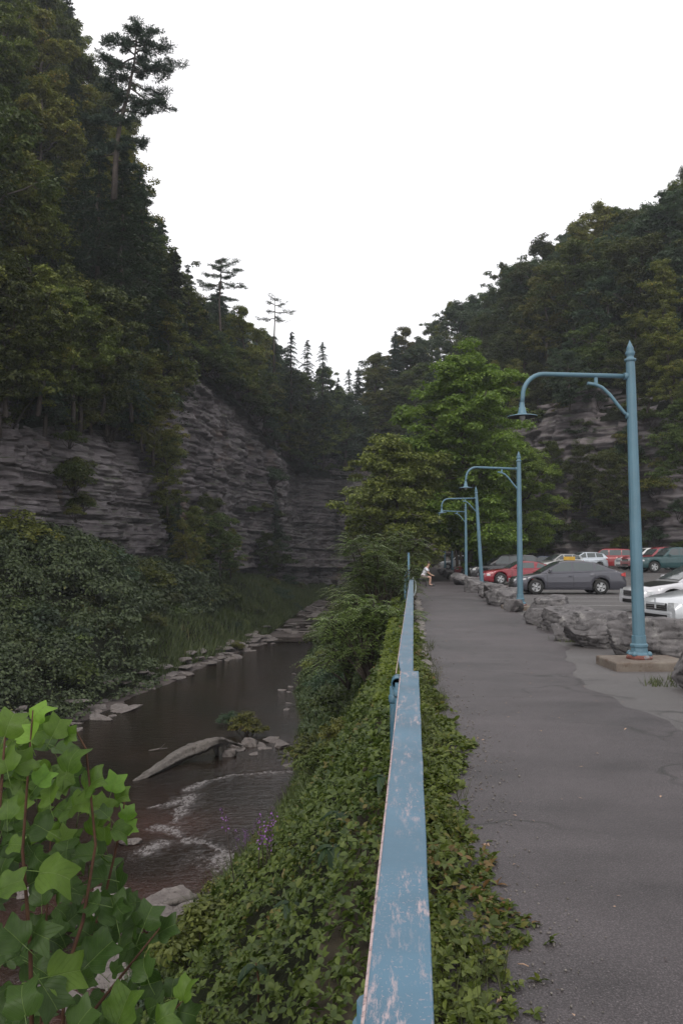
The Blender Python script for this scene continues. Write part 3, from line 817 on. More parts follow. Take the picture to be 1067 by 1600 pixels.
reg('lone_pine', pine_proto(42, 11, bo2, [(0, 0, -.5), (.1, 0, 3), (-.05, 0, 6), (.1, 0, 9), (.15, 0, 11)], .25, .8, .17), 'needle_b')
p1 = P(343, 560, 86); plant('lone_pine', (p1.x, p1.y, p1.z), 1.0, 0, (0, 0), 'lone pine with bare trunk poking above the left rim trees', 'tree', 'pine_tree')
bo3 = [(.66, 3.2, 2.2, .2), (.64, .1, 1.4, 0), (.76, .1, 2.9, .2), (.77, 3.0, 1.0, .1), (.70, 1.2, 1.2, .1), (.85, .1, 1.5, .4), (.87, 3.3, .9, .4), (.93, 1.0, .7, .3), (.95, 3.0, .6, .5)]
reg('broken_pine', pine_proto(43, 10, bo3, [(0, 0, -.5), (0, 0, 4), (.1, 0, 7), (.05, 0, 10)], .22, .45, .13), 'needle_b')
p2 = P(428, 580, 100); plant('broken_pine', (p2.x, p2.y, p2.z), .95, 0, (0, 0), 'thin half-bare pine with one long branch pointing right', 'tree', 'pine_tree')
for k, (px, py, Y, s, lab) in enumerate([(504, 640, 122, .8, 'small pointed evergreen left of the notch'), (480, 640, 118, .8, 'pointed evergreen on the far left rim'), (455, 640, 112, .85, 'bushy evergreen right of the half-bare pine')]):
    p = P(px, py, Y); plant('hemlock2', tuple(p), s, k, (0, 0), lab, 'tree', 'hemlock_tree')
for k, (px, Y, s, kd) in enumerate([(560, 150, .8, 'spruce'), (575, 158, .85, 'hemlock2'), (590, 150, .95, 'elm'), (606, 155, 1.0, 'spruce'), (622, 146, .95, 'maple'), (545, 146, .8, 'hemlock2'), (640, 150, 1.05, 'oak'), (528, 142, .8, 'spruce'), (512, 140, .75, 'hemlock'), (655, 146, 1.05, 'elm'), (584, 141, .7, 'hemlock'), (612, 139, .8, 'oak'), (566, 139, .7, 'elm'), (548, 138, .6, 'oak'), (632, 137, .8, 'basswood')]):
    sy = float(np.interp(px, sky_x, sky_y)) + (0 if Y > 145 else 26 if Y > 141 else 60) + (30 if px > 600 and Y > 140 else 0); p = P(px, sy, Y)
    plant(kd, (p.x, p.y, p.z - 12.5 * s), s, k * 1.3, (0, 0), f'hazy {DESC[kd]} in the gorge notch, {ORD[k]} of its group', 'tree', 'notch_tree', 'hazy trees in the notch')
# tall dark evergreens of the left wall edge (265 px) and yellowish birches hanging over the second face
for k, (px, py, Y, s, kd, lab) in enumerate([
    (228, 560, 66, 1.15, 'hemlock', 'tall dark hemlock forming the edge of the left slope against the sky'),
    (256, 640, 69, 1.0, 'hemlock', 'dark hemlock stepping down beside the grey third rock face'),
    (205, 650, 60, .8, 'hemlock2', 'hemlock hanging over the smooth second rock face'),
    (240, 720, 64, .72, 'birch', 'yellow-green birch clinging low between two rock faces'),
    (222, 700, 62, .6, 'birch', 'smaller birch clinging left of the low birch between rock faces'),
    (262, 800, 66, .62, 'birch', 'young birch at the foot of the rock edge'),
    (300, 600, 80, .75, 'ash', 'yellow-green ash leaning over the third rock face'),
    (385, 608, 92, .75, 'ash', 'bright ash at the rim over the third rock face'),
    (160, 640, 52, .7, 'basswood', 'dark basswood drooping over the rock gully'),
    (60, 640, 44, .62, 'ash', 'yellow-tinged tree at the rim of the first ledgy rock face'),
    (10, 640, 42, .7, 'basswood', 'dark drooping tree at the rim of the first ledgy rock face'),
    (115, 650, 48, .66, 'oak', 'mid-green tree at the rim between first and second rock faces'),
    (505, 728, 126, .95, 'oak', 'round green tree on the ledge above the far rock face'),
    (470, 715, 120, .9, 'maple', 'dark tree filling the hollow left of the far rock face'),
    (540, 728, 129, .9, 'elm', 'blue-green tree on the ledge above the far rock face'),
    (450, 680, 114, .8, 'basswood', 'dark tree on the sloping shoulder above the far face'),
    (430, 640, 108, .7, 'hemlock2', 'hemlock on the shoulder right of the third rock face'),
    (310, 905, 68, .48, 'ash', 'young ash on the talus below the third rock face'),
    (345, 900, 71, .46, 'oak', 'young oak on the talus right of the young ash'),
    (290, 915, 64, .46, 'birch', 'thin young birch on the talus left of the young ash'),
    (325, 880, 74, .50, 'maple', 'dark young maple behind the young ash on the talus'),
    (275, 890, 66, .44, 'hemlock2', 'young hemlock against the rock edge above the vines'),
    (360, 900, 77, .40, 'birch', 'slender birch at the right end of the talus saplings'),
    (430, 830, 103, .42, 'hemlock2', 'small hemlock clinging to the fold in the far face'),
    (418, 905, 98, .46, 'maple', 'dark young maple at the foot of the far face'),
    (862, 770, 86, .45, 'oak', 'young oak clinging to the right cliff beside the maple'),
    (905, 790, 82, .5, 'maple', 'dark young maple halfway down the right cliff'),
    (955, 800, 78, .5, 'basswood', 'dark basswood low on the right cliff above the trucks'),
    (1050, 640, 72, .62, 'ash', 'yellow-green ash leaning from the right cliff edge'),
    (1068, 760, 70, .6, 'oak', 'oak low at the right edge of the cliff'),
    (1010, 640, 76, .5, 'maple', 'dark maple halfway up the right cliff'),
    (850, 868, 88, .5, 'basswood', 'dark tree at the cliff foot behind the parked row'),
    (800, 868, 90, .55, 'maple', 'dark maple at the cliff foot behind the red coupe'),
    (890, 640, 84, .5, 'elm', 'blue-green tree at the rim of the right cliff'),
    (1040, 560, 76, .7, 'ash', 'bright ash on the rim at the right edge'),
    ]):
    p = P(px, py, Y); rr = random.Random(k)
    plant(kd, tuple(p), s, rr.uniform(0, 6.28), (rr.uniform(-.08, .08), rr.uniform(-.08, .08)), lab, 'tree', 'hemlock_tree' if 'hem' in kd else 'cliff_tree')
# shrubs on ledges, rims and banks
def uv_from(u, v, out=.6):
    w = wall_at(u); n = wall_nrm(u); return (w[0] - n[0] * out + n[0] * 1.2 * v, w[1] - n[1] * out + n[1] * 1.2 * v, w[2] + (w[3] - w[2]) * v)
rng = np.random.default_rng(5)
BK = ['bush', 'bush2', 'bush3', 'bush4']
BD = {'bush': 'mid-green shrub', 'bush2': 'upright olive shrub', 'bush3': 'dark low shrub', 'bush4': 'blue-green shrub'}
bc = {}
def bush(kd, loc, s, where, group, name='shrub', sz=1.0):
    key = (kd, where); c = bc.get(key, 0); bc[key] = c + 1
    plant(kd, loc, s, rng.uniform(0, 6.28), (0, 0), f"{BD[kd]} {where}, {ORD[min(c, 34)]} going up the gorge", 'shrub', name, group, sz)
u = U0[2]
while u < U0[22]:                                   # fringe along both rims
    w = wall_at(u); n = wall_nrm(u)
    lft = u < UL
    for o_ in (-.9,):
        if w[1] > 30:
            bush(BK[int(rng.integers(4))], (w[0] + n[0] * (1.6 + o_), w[1] + n[1] * (1.6 + o_), w[3] + (-.9 if o_ < 0 else .2) + rng.uniform(-.6, .4)), rng.uniform(1.4, 2.3) if w[1] < 72 else rng.uniform(1.0, 1.5), 'on the left rim' if lft else 'on the right rim', 'shrubs fringing the left rim' if lft else 'shrubs fringing the right rim')
    u += rng.uniform(2.6, 4.0) if lft else rng.uniform(4, 6)
def strip(u0, u1, v0, v1, n, where, grp, smin=.6, smax=1.2, kinds=BK):
    for i in range(n):
        uu = rng.uniform(u0, u1); vv = rng.uniform(v0, v1); bush(kinds[int(rng.integers(len(kinds)))], uv_from(uu, vv), rng.uniform(smin, smax), where, grp)
g = 'shrubs rooted on the left rock faces'
strip(GULLY[0] - 1.8, GULLY[0] + 1.8, .0, 1.0, 16, 'in the rusty rock gully', g, .5, 1.0, ['bush2', 'bush'])
strip(GULLY[1] - 2.5, GULLY[1] + 1.5, .0, 1.0, 24, 'on the edge between rock faces', g, .6, 1.2, ['bush2', 'bush', 'bush3'])
strip(U0[2], U0[4], .82, 1.1, 24, 'over the first rock face', g, 1.0, 1.8)
strip(U0[5] - 1, U0[7] + 1, .78, 1.1, 24, 'over the smooth second face', g, .9, 1.5)
strip(U0[9], U0[11], .92, 1.06, 9, 'over the tall third face', g, .7, 1.2)
strip(U0[11] - 1, U0[11] + 3, .1, .8, 6, 'in the fold of the far face', g, .8, 1.5, ['bush3', 'bush4'])
strip(U0[10], U0[11], .35, .5, 4, 'on the ledge of the third face', g, .6, .9)
strip(U0[11], U0[13], 1.0, 1.2, 10, 'above the far face', g, 1.2, 2.0)
g = 'shrubs rooted on the right cliff'
strip(U0[18], U0[21], .0, .3, 24, 'along the right cliff foot', g, .7, 1.4)
strip(U0[19] - 1, U0[20] + 2, .25, .85, 30, 'halfway up the right cliff', g, .7, 1.5, ['bush', 'bush3', 'bush4', 'bush2'])
strip(U0[20] + 2, U0[21] + 3, .1, .95, 24, 'on the overgrown right cliff', g, .7, 1.5, ['bush2', 'bush', 'bush3'])
strip(U0[16], U0[18], .0, .9, 16, 'on the shaded far right cliff', g, 1, 2)
# talus shrubs
for i, (px, py, Y, s, kd) in enumerate([(20, 900, 42, 2.2, 'bush3'), (90, 860, 47, 2.0, 'bush'), (150, 880, 50, 2.1, 'bush4'), (60, 980, 37, 1.7, 'bush4'), (190, 920, 52, 1.9, 'bush3'), (130, 960, 43, 1.6, 'bush2'), (230, 900, 57, 1.8, 'bush2'), (0, 1000, 35, 1.8, 'bush3'), (250, 950, 55, 1.3, 'bush'), (170, 1000, 44, 1.2, 'bush3'), (100, 1040, 36, 1.2, 'bush'), (30, 830, 44, 1.8, 'bush2')]):
    p = P(px, py, Y); bush(kd, (p.x, p.y, p.z - s * .9), s, 'rising large from the vine bank', 'shrubs on the left river bank')
for i in range(44):
    uu = rng.uniform(U0[2] - 1, U0[13]); t = rng.uniform(.10, 1.0)
    x, y, z = talus(np.array(uu), np.array(t))
    if y > 95 and t < .6: continue
    kd = BK[int(rng.integers(4))]; s = rng.uniform(.6, 1.3) * (1 if t > .3 else .7)
    bush(kd, (float(x), float(y), float(z) - .35), s, 'on the vine-covered left bank' if y < 62 else 'on the far left bank', 'shrubs on the left river bank')
# dark shrubs low on the right bank
for i in range(36):
    y = 25 + 70 * rng.random() ** 1.4; t = rng.uniform(.12, .8)
    x, z = bank_xz(np.array(t), np.array(y)); kd = ['bush3', 'bush', 'bush4', 'bush3'][int(rng.integers(4))]
    bush(kd, (float(x), y, float(z) - .3), rng.uniform(.5, .95) if y < 50 else rng.uniform(.9, 1.4), 'on the wall-side river bank', 'shrubs on the right river bank')
for i in range(26):
    y = rng.uniform(2.2, 15); t = rng.uniform(.15, .95); x, z = bank_xz(np.array(t), np.array(y))
    bush(['bush2', 'bush4', 'bush2', 'bush'][int(rng.integers(4))], (float(x), y, float(z) - .05), rng.uniform(.14, .30) * (.8 + y / 20), 'among creeper on the near bank', 'weeds standing above the creeper', 'weed')
# bush by the log, left and right of the root
p = G(388, 1152, -5.05); bush('bush2', tuple(p), .62, 'on the gravel spit behind the driftwood log', 'shrubs by the driftwood')
p = G(360, 1135, -5.05); bush('bush4', tuple(p), .4, 'on the gravel spit behind the driftwood log', 'shrubs by the driftwood')
p = G(370, 1018, -5.0); bush('bush2', tuple(p), .5, 'on the left rock shelf in the river', 'shrubs by the driftwood')

# ================================================================== ground cover (uncountable leaves)
def stuff(name, me, label, cat, parent=None):
    o = link(name, me, parent); o['kind'] = 'stuff'
    if parent is None: tag(o, label, cat)
    return o
CM = leafmat('creeper_leaf', (.034, .062, .010), (.120, .170, .028), (.19, .08, .035), .22, .25)
CM2 = leafmat('bank_leaf', (.028, .050, .011), (.108, .148, .026), (.16, .085, .035), .2, .25)
VM = leafmat('vine_leaf', (.026, .044, .016), (.066, .092, .036), (.12, .12, .03), .05, .2)
GM = leafmat('grass_blade', (.045, .062, .020), (.085, .105, .036), (.13, .11, .05), .1, .2)
rng = np.random.default_rng(9)
def sprigs(C, N, size, rng, per=5, six=True, hang=0.0):
    """small sprays of leaflets round each point"""
    n = len(C); a = rng.uniform(0, 2 * PI, n)
    N = unit(N); ref = np.tile([0, 1.0, 0], (n, 1)); T0 = unit(ref - N * np.sum(ref * N, -1, keepdims=True)); B0 = np.cross(N, T0)
    parts = []
    for k in range(per):
        th = a + k * 2 * PI / per * .8; D = T0 * np.cos(th)[:, None] + B0 * np.sin(th)[:, None]
        s = size * (.75 + .5 * rng.random(n)); nn = N + rng.normal(size=(n, 3)) * .35 + D * -.15
        D = D + [0, 0, -hang]
        if six: parts.append(leaf_geo6(C, nn, s, s * .55, rng, D))
        else: parts.append(leaf_geo(C + D * s[:, None] * .5, nn, s, s * .6, rng, .12, D))
    return cat_geo(parts)
# strip between rail and path
n = 9000
y = 1.0 + 19 * rng.random(n) ** 1.35; 
edge = np.interp(y, [1, 2.0, 3.0, 3.8, 4.5, 5.2, 6.0, 7.2, 8.2, 9.5, 12, 15, 20], [.20, .24, .33, .48, .38, .24, .28, .46, .36, .26, .18, .12, .08]) + .07 * vnoise(y * 4, 0, 0, 3) + .05 * vnoise(y * 11, 0, 0, 8) + (rng.random(n) < .03) * .10
x = -.10 + (edge + .10) * rng.random(n)
z = .02 + .13 * rng.random(n) * np.clip((edge - x) / .12, .15, 1) * (.6 + .5 * vnoise(x * 5, y * 3))
keep = (vnoise(x * 4, y * 2.2, 0, 6) > -.62) | (y < 3)
C = np.stack([x, y, z], -1)[keep]
V, F = sprigs(C, np.array([0, 0, 1.0]) + rng.normal(size=(len(C), 3)) * .35, .026 * np.clip(.8 + C[:, 1] / 9, .9, 1.8) * rng.uniform(.55, 1.6, len(C)), rng, 5)
stuff('ground_cover', mesh_np('ground_cover', V, F, CM), 'strip of low creeper and weeds between the blue rail and the path', 'ground cover')
# upper slope left of the rail
n = 31000
y = .6 + 27 * rng.random(n) ** 1.75; t = rng.random(n) ** 1.15 * .98
x, z = bank_xz(t, y); x = np.where(rng.random(n) < .10, rng.uniform(-.40, -.06, n), x); z = np.where(x > -.38, 0, z)
hgt = .04 + .28 * rng.random(n) * (.55 + .6 * fbm(x * 1.1, y * 1.1, 0, 3, 71)) * np.clip((-x - .1) / .6, .25, 1)
C = np.stack([x - .1 * hgt, y, z + hgt], -1); N = np.array([-.45, -.1, .85]) + rng.normal(size=(n, 3)) * .4
sz = .030 * np.clip(.7 + y / 7.5, .9, 3.2) * rng.uniform(.6, 1.5, n)
nr = C[:, 1] < 9
a_ = sprigs(C[nr], N[nr], sz[nr], rng, 5); b_ = sprigs(C[~nr], N[~nr], sz[~nr], rng, 5, False)
stuff('ground_cover', mesh_np('ground_cover', *cat_geo([a_, b_]), CM2), 'dense tangle of creeper covering the steep bank left of the rail', 'ground cover')
# bank further along
n = 15000
y = 24 + 70 * rng.random(n) ** 1.2; t = rng.random(n)
x, z = bank_xz(t, y); C = np.stack([x, y, z + .35 * rng.random(n)], -1)
V, F = sprigs(C, np.array([-.4, -.2, .85]) + rng.normal(size=(n, 3)) * .45, .10 + .0016 * y, rng, 4, False)
stuff('undergrowth', mesh_np('undergrowth', V, F, VM), 'dark undergrowth covering the far right river bank', 'undergrowth')
# ivy capping the retaining wall, pale green edge that runs along the rail
n = 9000
y = 9 + 24 * rng.random(n) ** 1.1; x = -.42 + .36 * rng.random(n) - .018 * (y - 9) * rng.random(n); z = .02 + .10 * rng.random(n)
V, F = sprigs(np.stack([x, y, z], -1), np.array([-.2, -.1, .9]) + rng.normal(size=(n, 3)) * .3, .035 + .0018 * y, rng, 4, False)
stuff('ivy', mesh_np('ivy', V, F, LM['bright']), 'yellow-green ivy capping the wall beside the far rail', 'ivy')
# vine humps on the left bank
geo = []
for k in range(2300):
    uu = rng.uniform(U0[1] + 8, U0[8] + 3); t = rng.random() ** .85 * 1.03
    x, y, z = talus(np.array(uu), np.array(t))
    tall = max(0, float(fbm(x * .28, y * .28, 0, 3, 61)) + .2) * math.sin(PI * min(1, max(t, .02)))
    if y > 44 and t < .30 + .2 * rng.random(): continue
    r = rng.uniform(.3, 1.15) * (.8 + .5 * tall); hz_ = .1 + 2.2 * tall * rng.random() ** .5
    geo.append(clump((float(x) + .4, float(y) - .3, float(z) + hz_), (r, r, r * .75), int(70 * (r / .6) ** 1.3), rng, .17 * min(1.4, max(.85, y / 42)), .6, .7, .9))
V, F = cat_geo(geo)
stuff('vines', mesh_np('vines', V, F, VM), 'thick blanket of dark vines over the left river bank', 'vines')
# grasses: far left bank, shore and bank foot
def grass(n, xyz, h, rng, w=.02):
    B = xyz; d = rng.normal(size=(n, 3)) * [.35, .35, 0] + [0, 0, 1]; d = unit(d)
    H = h * (.5 + rng.random(n)); tip = B + d * H[:, None] + rng.normal(size=(n, 3)) * [.12, .12, 0] * H[:, None]
    a = rng.uniform(0, PI, n); s = np.stack([np.cos(a), np.sin(a), 0 * a], -1) * w
    V = np.stack([B - s, B + s, tip], 1).reshape(-1, 3); F = np.arange(3 * n).reshape(-1, 3); return V, F
n = 48000
uu = rng.uniform(U0[4], U0[13], n); t = rng.random(n) ** 1.2
x, y, z = talus(uu, t); V, F = grass(n, np.stack([x, y, z - .05], -1), .55, rng, .05)
stuff('grass', mesh_np('grass', V, F, GM), 'tall grass on the far left bank below the cliff', 'grass')
n = 31000
y = 14 + 60 * rng.random(n) ** 1.2; t = 1 - rng.random(n) ** 1.4 * .55
x, z = bank_xz(t, y); V, F = grass(n, np.stack([x, y, z - .05], -1), .36, rng, .022)
stuff('grass', mesh_np('grass', V, F, GM), 'grass and reeds at the foot of the right bank', 'grass')
n = 9000
y = 1.5 + 13 * rng.random(n); t = .25 + .75 * rng.random(n)
x, z = bank_xz(t, y); V, F = grass(n, np.stack([x, y, z - .03], -1), .35, rng, .008)
stuff('grass', mesh_np('grass', V, F, GM), 'fine weeds on the near bank below the rail', 'grass')
n = 5200
y = 1.2 + 14 * rng.random(n) ** 1.3; x = -.08 + rng.random(n) * .42; k = vnoise(x * 6, y * 3, 0, 44) > .1
V, F = grass(int(k.sum()), np.stack([x, y, 0 * x + .02], -1)[k], .16, rng, .0028)
stuff('grass', mesh_np('grass', V, F, GM), 'thin grass blades mixed into the creeper strip', 'grass')
n = 2600
yy = rng.uniform(10.8, 20, n); xx = np.where(rng.random(n) < .55, rng.normal(3.05, .12, n), 3.0 + rng.random(n) * .6)
k = (vnoise(xx * .7, yy * .9, 0, 33) > .0); xx = xx[k]; yy = yy[k]
V, F = grass(len(xx), np.stack([xx, yy, 0 * xx], -1), .10, rng, .006)
stuff('grass', mesh_np('grass', V, F, GM), 'grass tufts at the foot of the boulders and lamp plinth', 'grass')
# ================================================================== blue rail
def m_paint(name, c, wear, amt=.5, rust=0.0, sc=1.0):
    t = NT(name)
    base = t.mix(t.ramp(t.noise(3 * sc, 4), .35, .65), tuple(x * .86 for x in c), tuple(x * 1.12 for x in c))
    # slanting scrapes: long thin noise turned across the plank
    s1 = t.noise(1.0, 5, .75, t.coord((26 * sc, 5.0 * sc, 8), 'Object', (0, 0, R(38))))
    s2 = t.noise(1.0, 4, .8, t.coord((120 * sc, 22 * sc, 30), 'Object', (0, 0, R(12))))
    area = t.noise(2.2 * sc, 3)
    m = t.math('MULTIPLY', t.ramp(t.math('ADD', t.math('MULTIPLY', s1, .62), t.math('MULTIPLY', s2, .38)), .52, .60), t.ramp(area, .38, .55))
    m2 = t.math('MULTIPLY', t.ramp(t.noise(90 * sc, 3, .7), .60, .66), t.ramp(area, .40, .62, .15, 1))
    m = t.math('MAXIMUM', m, m2)
    b = t.mix(t.math('MULTIPLY', m, amt), base, wear)
    if rust: b = t.mix(t.math('MULTIPLY', t.ramp(t.noise(7 * sc, 5, .7), .62, .7), rust), b, (.13, .045, .025))
    return t.bsdf(b, t.ramp(m, 0, 1, .42, .7), t.bump(t.math('SUBTRACT', 1.0, m), .25, .002), 0, .5)
MAT['rail'] = m_paint('rail_blue_paint', (.060, .135, .200), (.36, .30, .315), .95, 0)
MAT['rail_edge'] = m_rock('rail_chipped_edge', (.36, .27, .27), (.46, .36, .36), (.14, .10, .11), (.07, .14, .20), sc=14, bd=.002)
MAT['post'] = m_paint('post_blue_paint', (.065, .145, .205), (.20, .21, .23), .5, .5)
MAT['hollow'] = simple('hollow_shade', (.006, .006, .006), .9)
def plank(ya, yb, xc, za, zb, w, name_lab, chamfer=None):
    """folded steel plank: flat top, thin lips down both sides"""
    root = empty('handrail', (xc, ya, za)); tag(root, name_lab, 'handrail', 'blue handrail along the path')
    n = 26; mb = MB(); V = []
    sec = [(-.5, -.022), (-.5, -.003), (-.485, 0), (.485, 0), (.5, -.003), (.5, -.03)]
    for i in range(n + 1):
        f = i / n; y = (yb - ya) * f; z = (zb - za) * f + .0015 * math.sin(i * 1.7)
        wl, wr = -w / 2, w / 2
        if chamfer == 'far' and f > .93: wr = w / 2 * (1 - (f - .93) / .07 * .45)
        if chamfer == 'near' and i == 0: wl = -w / 2 * .4
        for a, b in sec:
            V.append((a * 2 * (wr if a > 0 else -wl) + .0012 * math.sin(i * 2.3), y, z + b))
    m = len(sec); F = [(i * m + j, i * m + j + 1, (i + 1) * m + j + 1, (i + 1) * m + j) for i in range(n) for j in range(m - 1)]
    mb.add(V, F); mb.build('top_plate', MAT['rail'], root)
    e = MB()
    for i in range(n):
        y0 = (yb - ya) * i / n; y1 = (yb - ya) * (i + 1) / n; z0 = (zb - za) * i / n; z1 = (zb - za) * (i + 1) / n
        ww = w / 2 + .0022
        e.add([(-ww, y0, z0 - .016), (-ww, y1, z1 - .016), (-ww, y1, z1 - .0005), (-ww, y0, z0 - .0005), (-ww + .006, y1, z1 + .0018), (-ww + .006, y0, z0 + .0018)], [(0, 1, 2, 3), (3, 2, 4, 5)])
    e.build('chipped_edge', MAT['rail_edge'], root)
    k = MB(); k.tube([(0, .02, -.060), (0, (yb - ya) - .02, (zb - za) - .060)], .034, 14, cap=False)
    k.tube([(0, .02, -.060), (0, (yb - ya) - .02, (zb - za) - .060)], .028, 14, cap=False)
    k.build('pipe', MAT['post'], root)
    return root
def rail_post(root, x, y, ztop, zg, off=-.045):
    mb = MB(); x0, y0, z0 = root.location
    mb.tube([(x + off, y, zg - .3), (x + off, y, ztop - .05)], .032, 12)
    mb.lathe([(.040, 0), (.044, .01), (.040, .05)], 14, (x + off, y, ztop - .14))
    me = mb.mesh('post', MAT['post']); me.transform(Matrix.Translation((-x0, -y0, -z0))); return link('post', me, root)
A = plank(-1.5, 5.75, -.030, .838, .860, .124, 'scraped blue steel plank handrail nearest the camera beside the creeper')
for y in (1.62, 5.60): rail_post(A, -.062 if y < 3 else -.078, y, .852, -.1, -.018)
B = plank(5.80, 26.3, -.066, .835, .915, .120, 'second blue plank handrail continuing up the path after the open pipe end', 'near')
for y in (9, 12.5, 16, 19.5, 23, 26.2): rail_post(B, -.066, y, .84 + .0039 * (y - 5.8), -.1, -.045)
# open pipe elbow at the joint; near-black disc inside paints its shaded hollow
mb = MB(); mb.lathe([(.040, 0), (.044, .006), (.044, .16), (.038, .17), (.033, .17), (.033, .004), (.040, 0)], 22, (0, 0, 0), axis='y', cap=False)
el = mb.mesh('pipe_elbow', MAT['post']); o = link('pipe_elbow', el, B); o.location = (-.045, -.20, -.042)
mb = MB(); mb.lathe([(.0, .10), (.033, .10)], 18, axis='y', cap=False); o = mb.build('pipe_mouth_shade', MAT['hollow'], B); o.location = (-.045, -.20, -.042)
mb = MB(); mb.tube([(-.062, -.12, -.07), (-.066, -.12, -.20), (-.066, -.12, -1.0)], [.038, .033, .030], 14); mb.lathe([(.036, 0), (.042, .01), (.042, .045), (.036, .055)], 14, (-.066, -.12, -.18)); mb.build('post', MAT['post'], B)
# rounded end bracket and the upright post beyond it
ep = empty('rail_post', (-.16, 27.2, 0)); tag(ep, 'upright blue pipe post standing beyond the end of the plank handrail', 'post')
mb = MB(); mb.tube([(0, 0, -.5), (0, 0, 1.72)], .036, 12); mb.lathe([(.036, 0), (.04, .01), (.03, .04), (.0, .05)], 12, (0, 0, 1.72), cap=False); mb.build('pipe', MAT['post'], ep)
mb = MB(); mb.lathe([(.06, -.5), (.075, -.1), (.06, 0)], 12); mb.build('footing', MAT['concrete'], ep)
mb = MB(); n = 14; pts = [(math.cos(a) * .10, 0, math.sin(a) * .28) for a in np.linspace(-PI / 2, PI / 2, n)]
mb.tube([(p[0], 0, p[2]) for p in pts], .022, 8); rb = mb.mesh('end_loop', simple('end_loop_paint', (.48, .54, .54), .6)); link('end_loop', rb, B, loc=(.03, 20.52, -.16))
for k in range(7):
    y0 = 29 + k * 3.6
    rt = empty('guard_rail', (-.30, y0, 0)); tag(rt, f'{ORD[k]} bay of the low blue pipe railing beyond the upright post', 'railing', 'pipe railing along the far path')
    mb = MB(); mb.tube([(0, 0, -.5), (0, 0, .98)], .03, 8); mb.build('post', MAT['post'], rt)
    mb = MB(); mb.tube([(0, 0, .95), (0, 3.6, .95)], .026, 8, cap=False); mb.build('rail', MAT['post'], rt)
    mb = MB(); mb.tube([(0, 0, .5), (0, 3.6, .5)], .022, 8, cap=False); mb.build('rail', MAT['post'], rt)
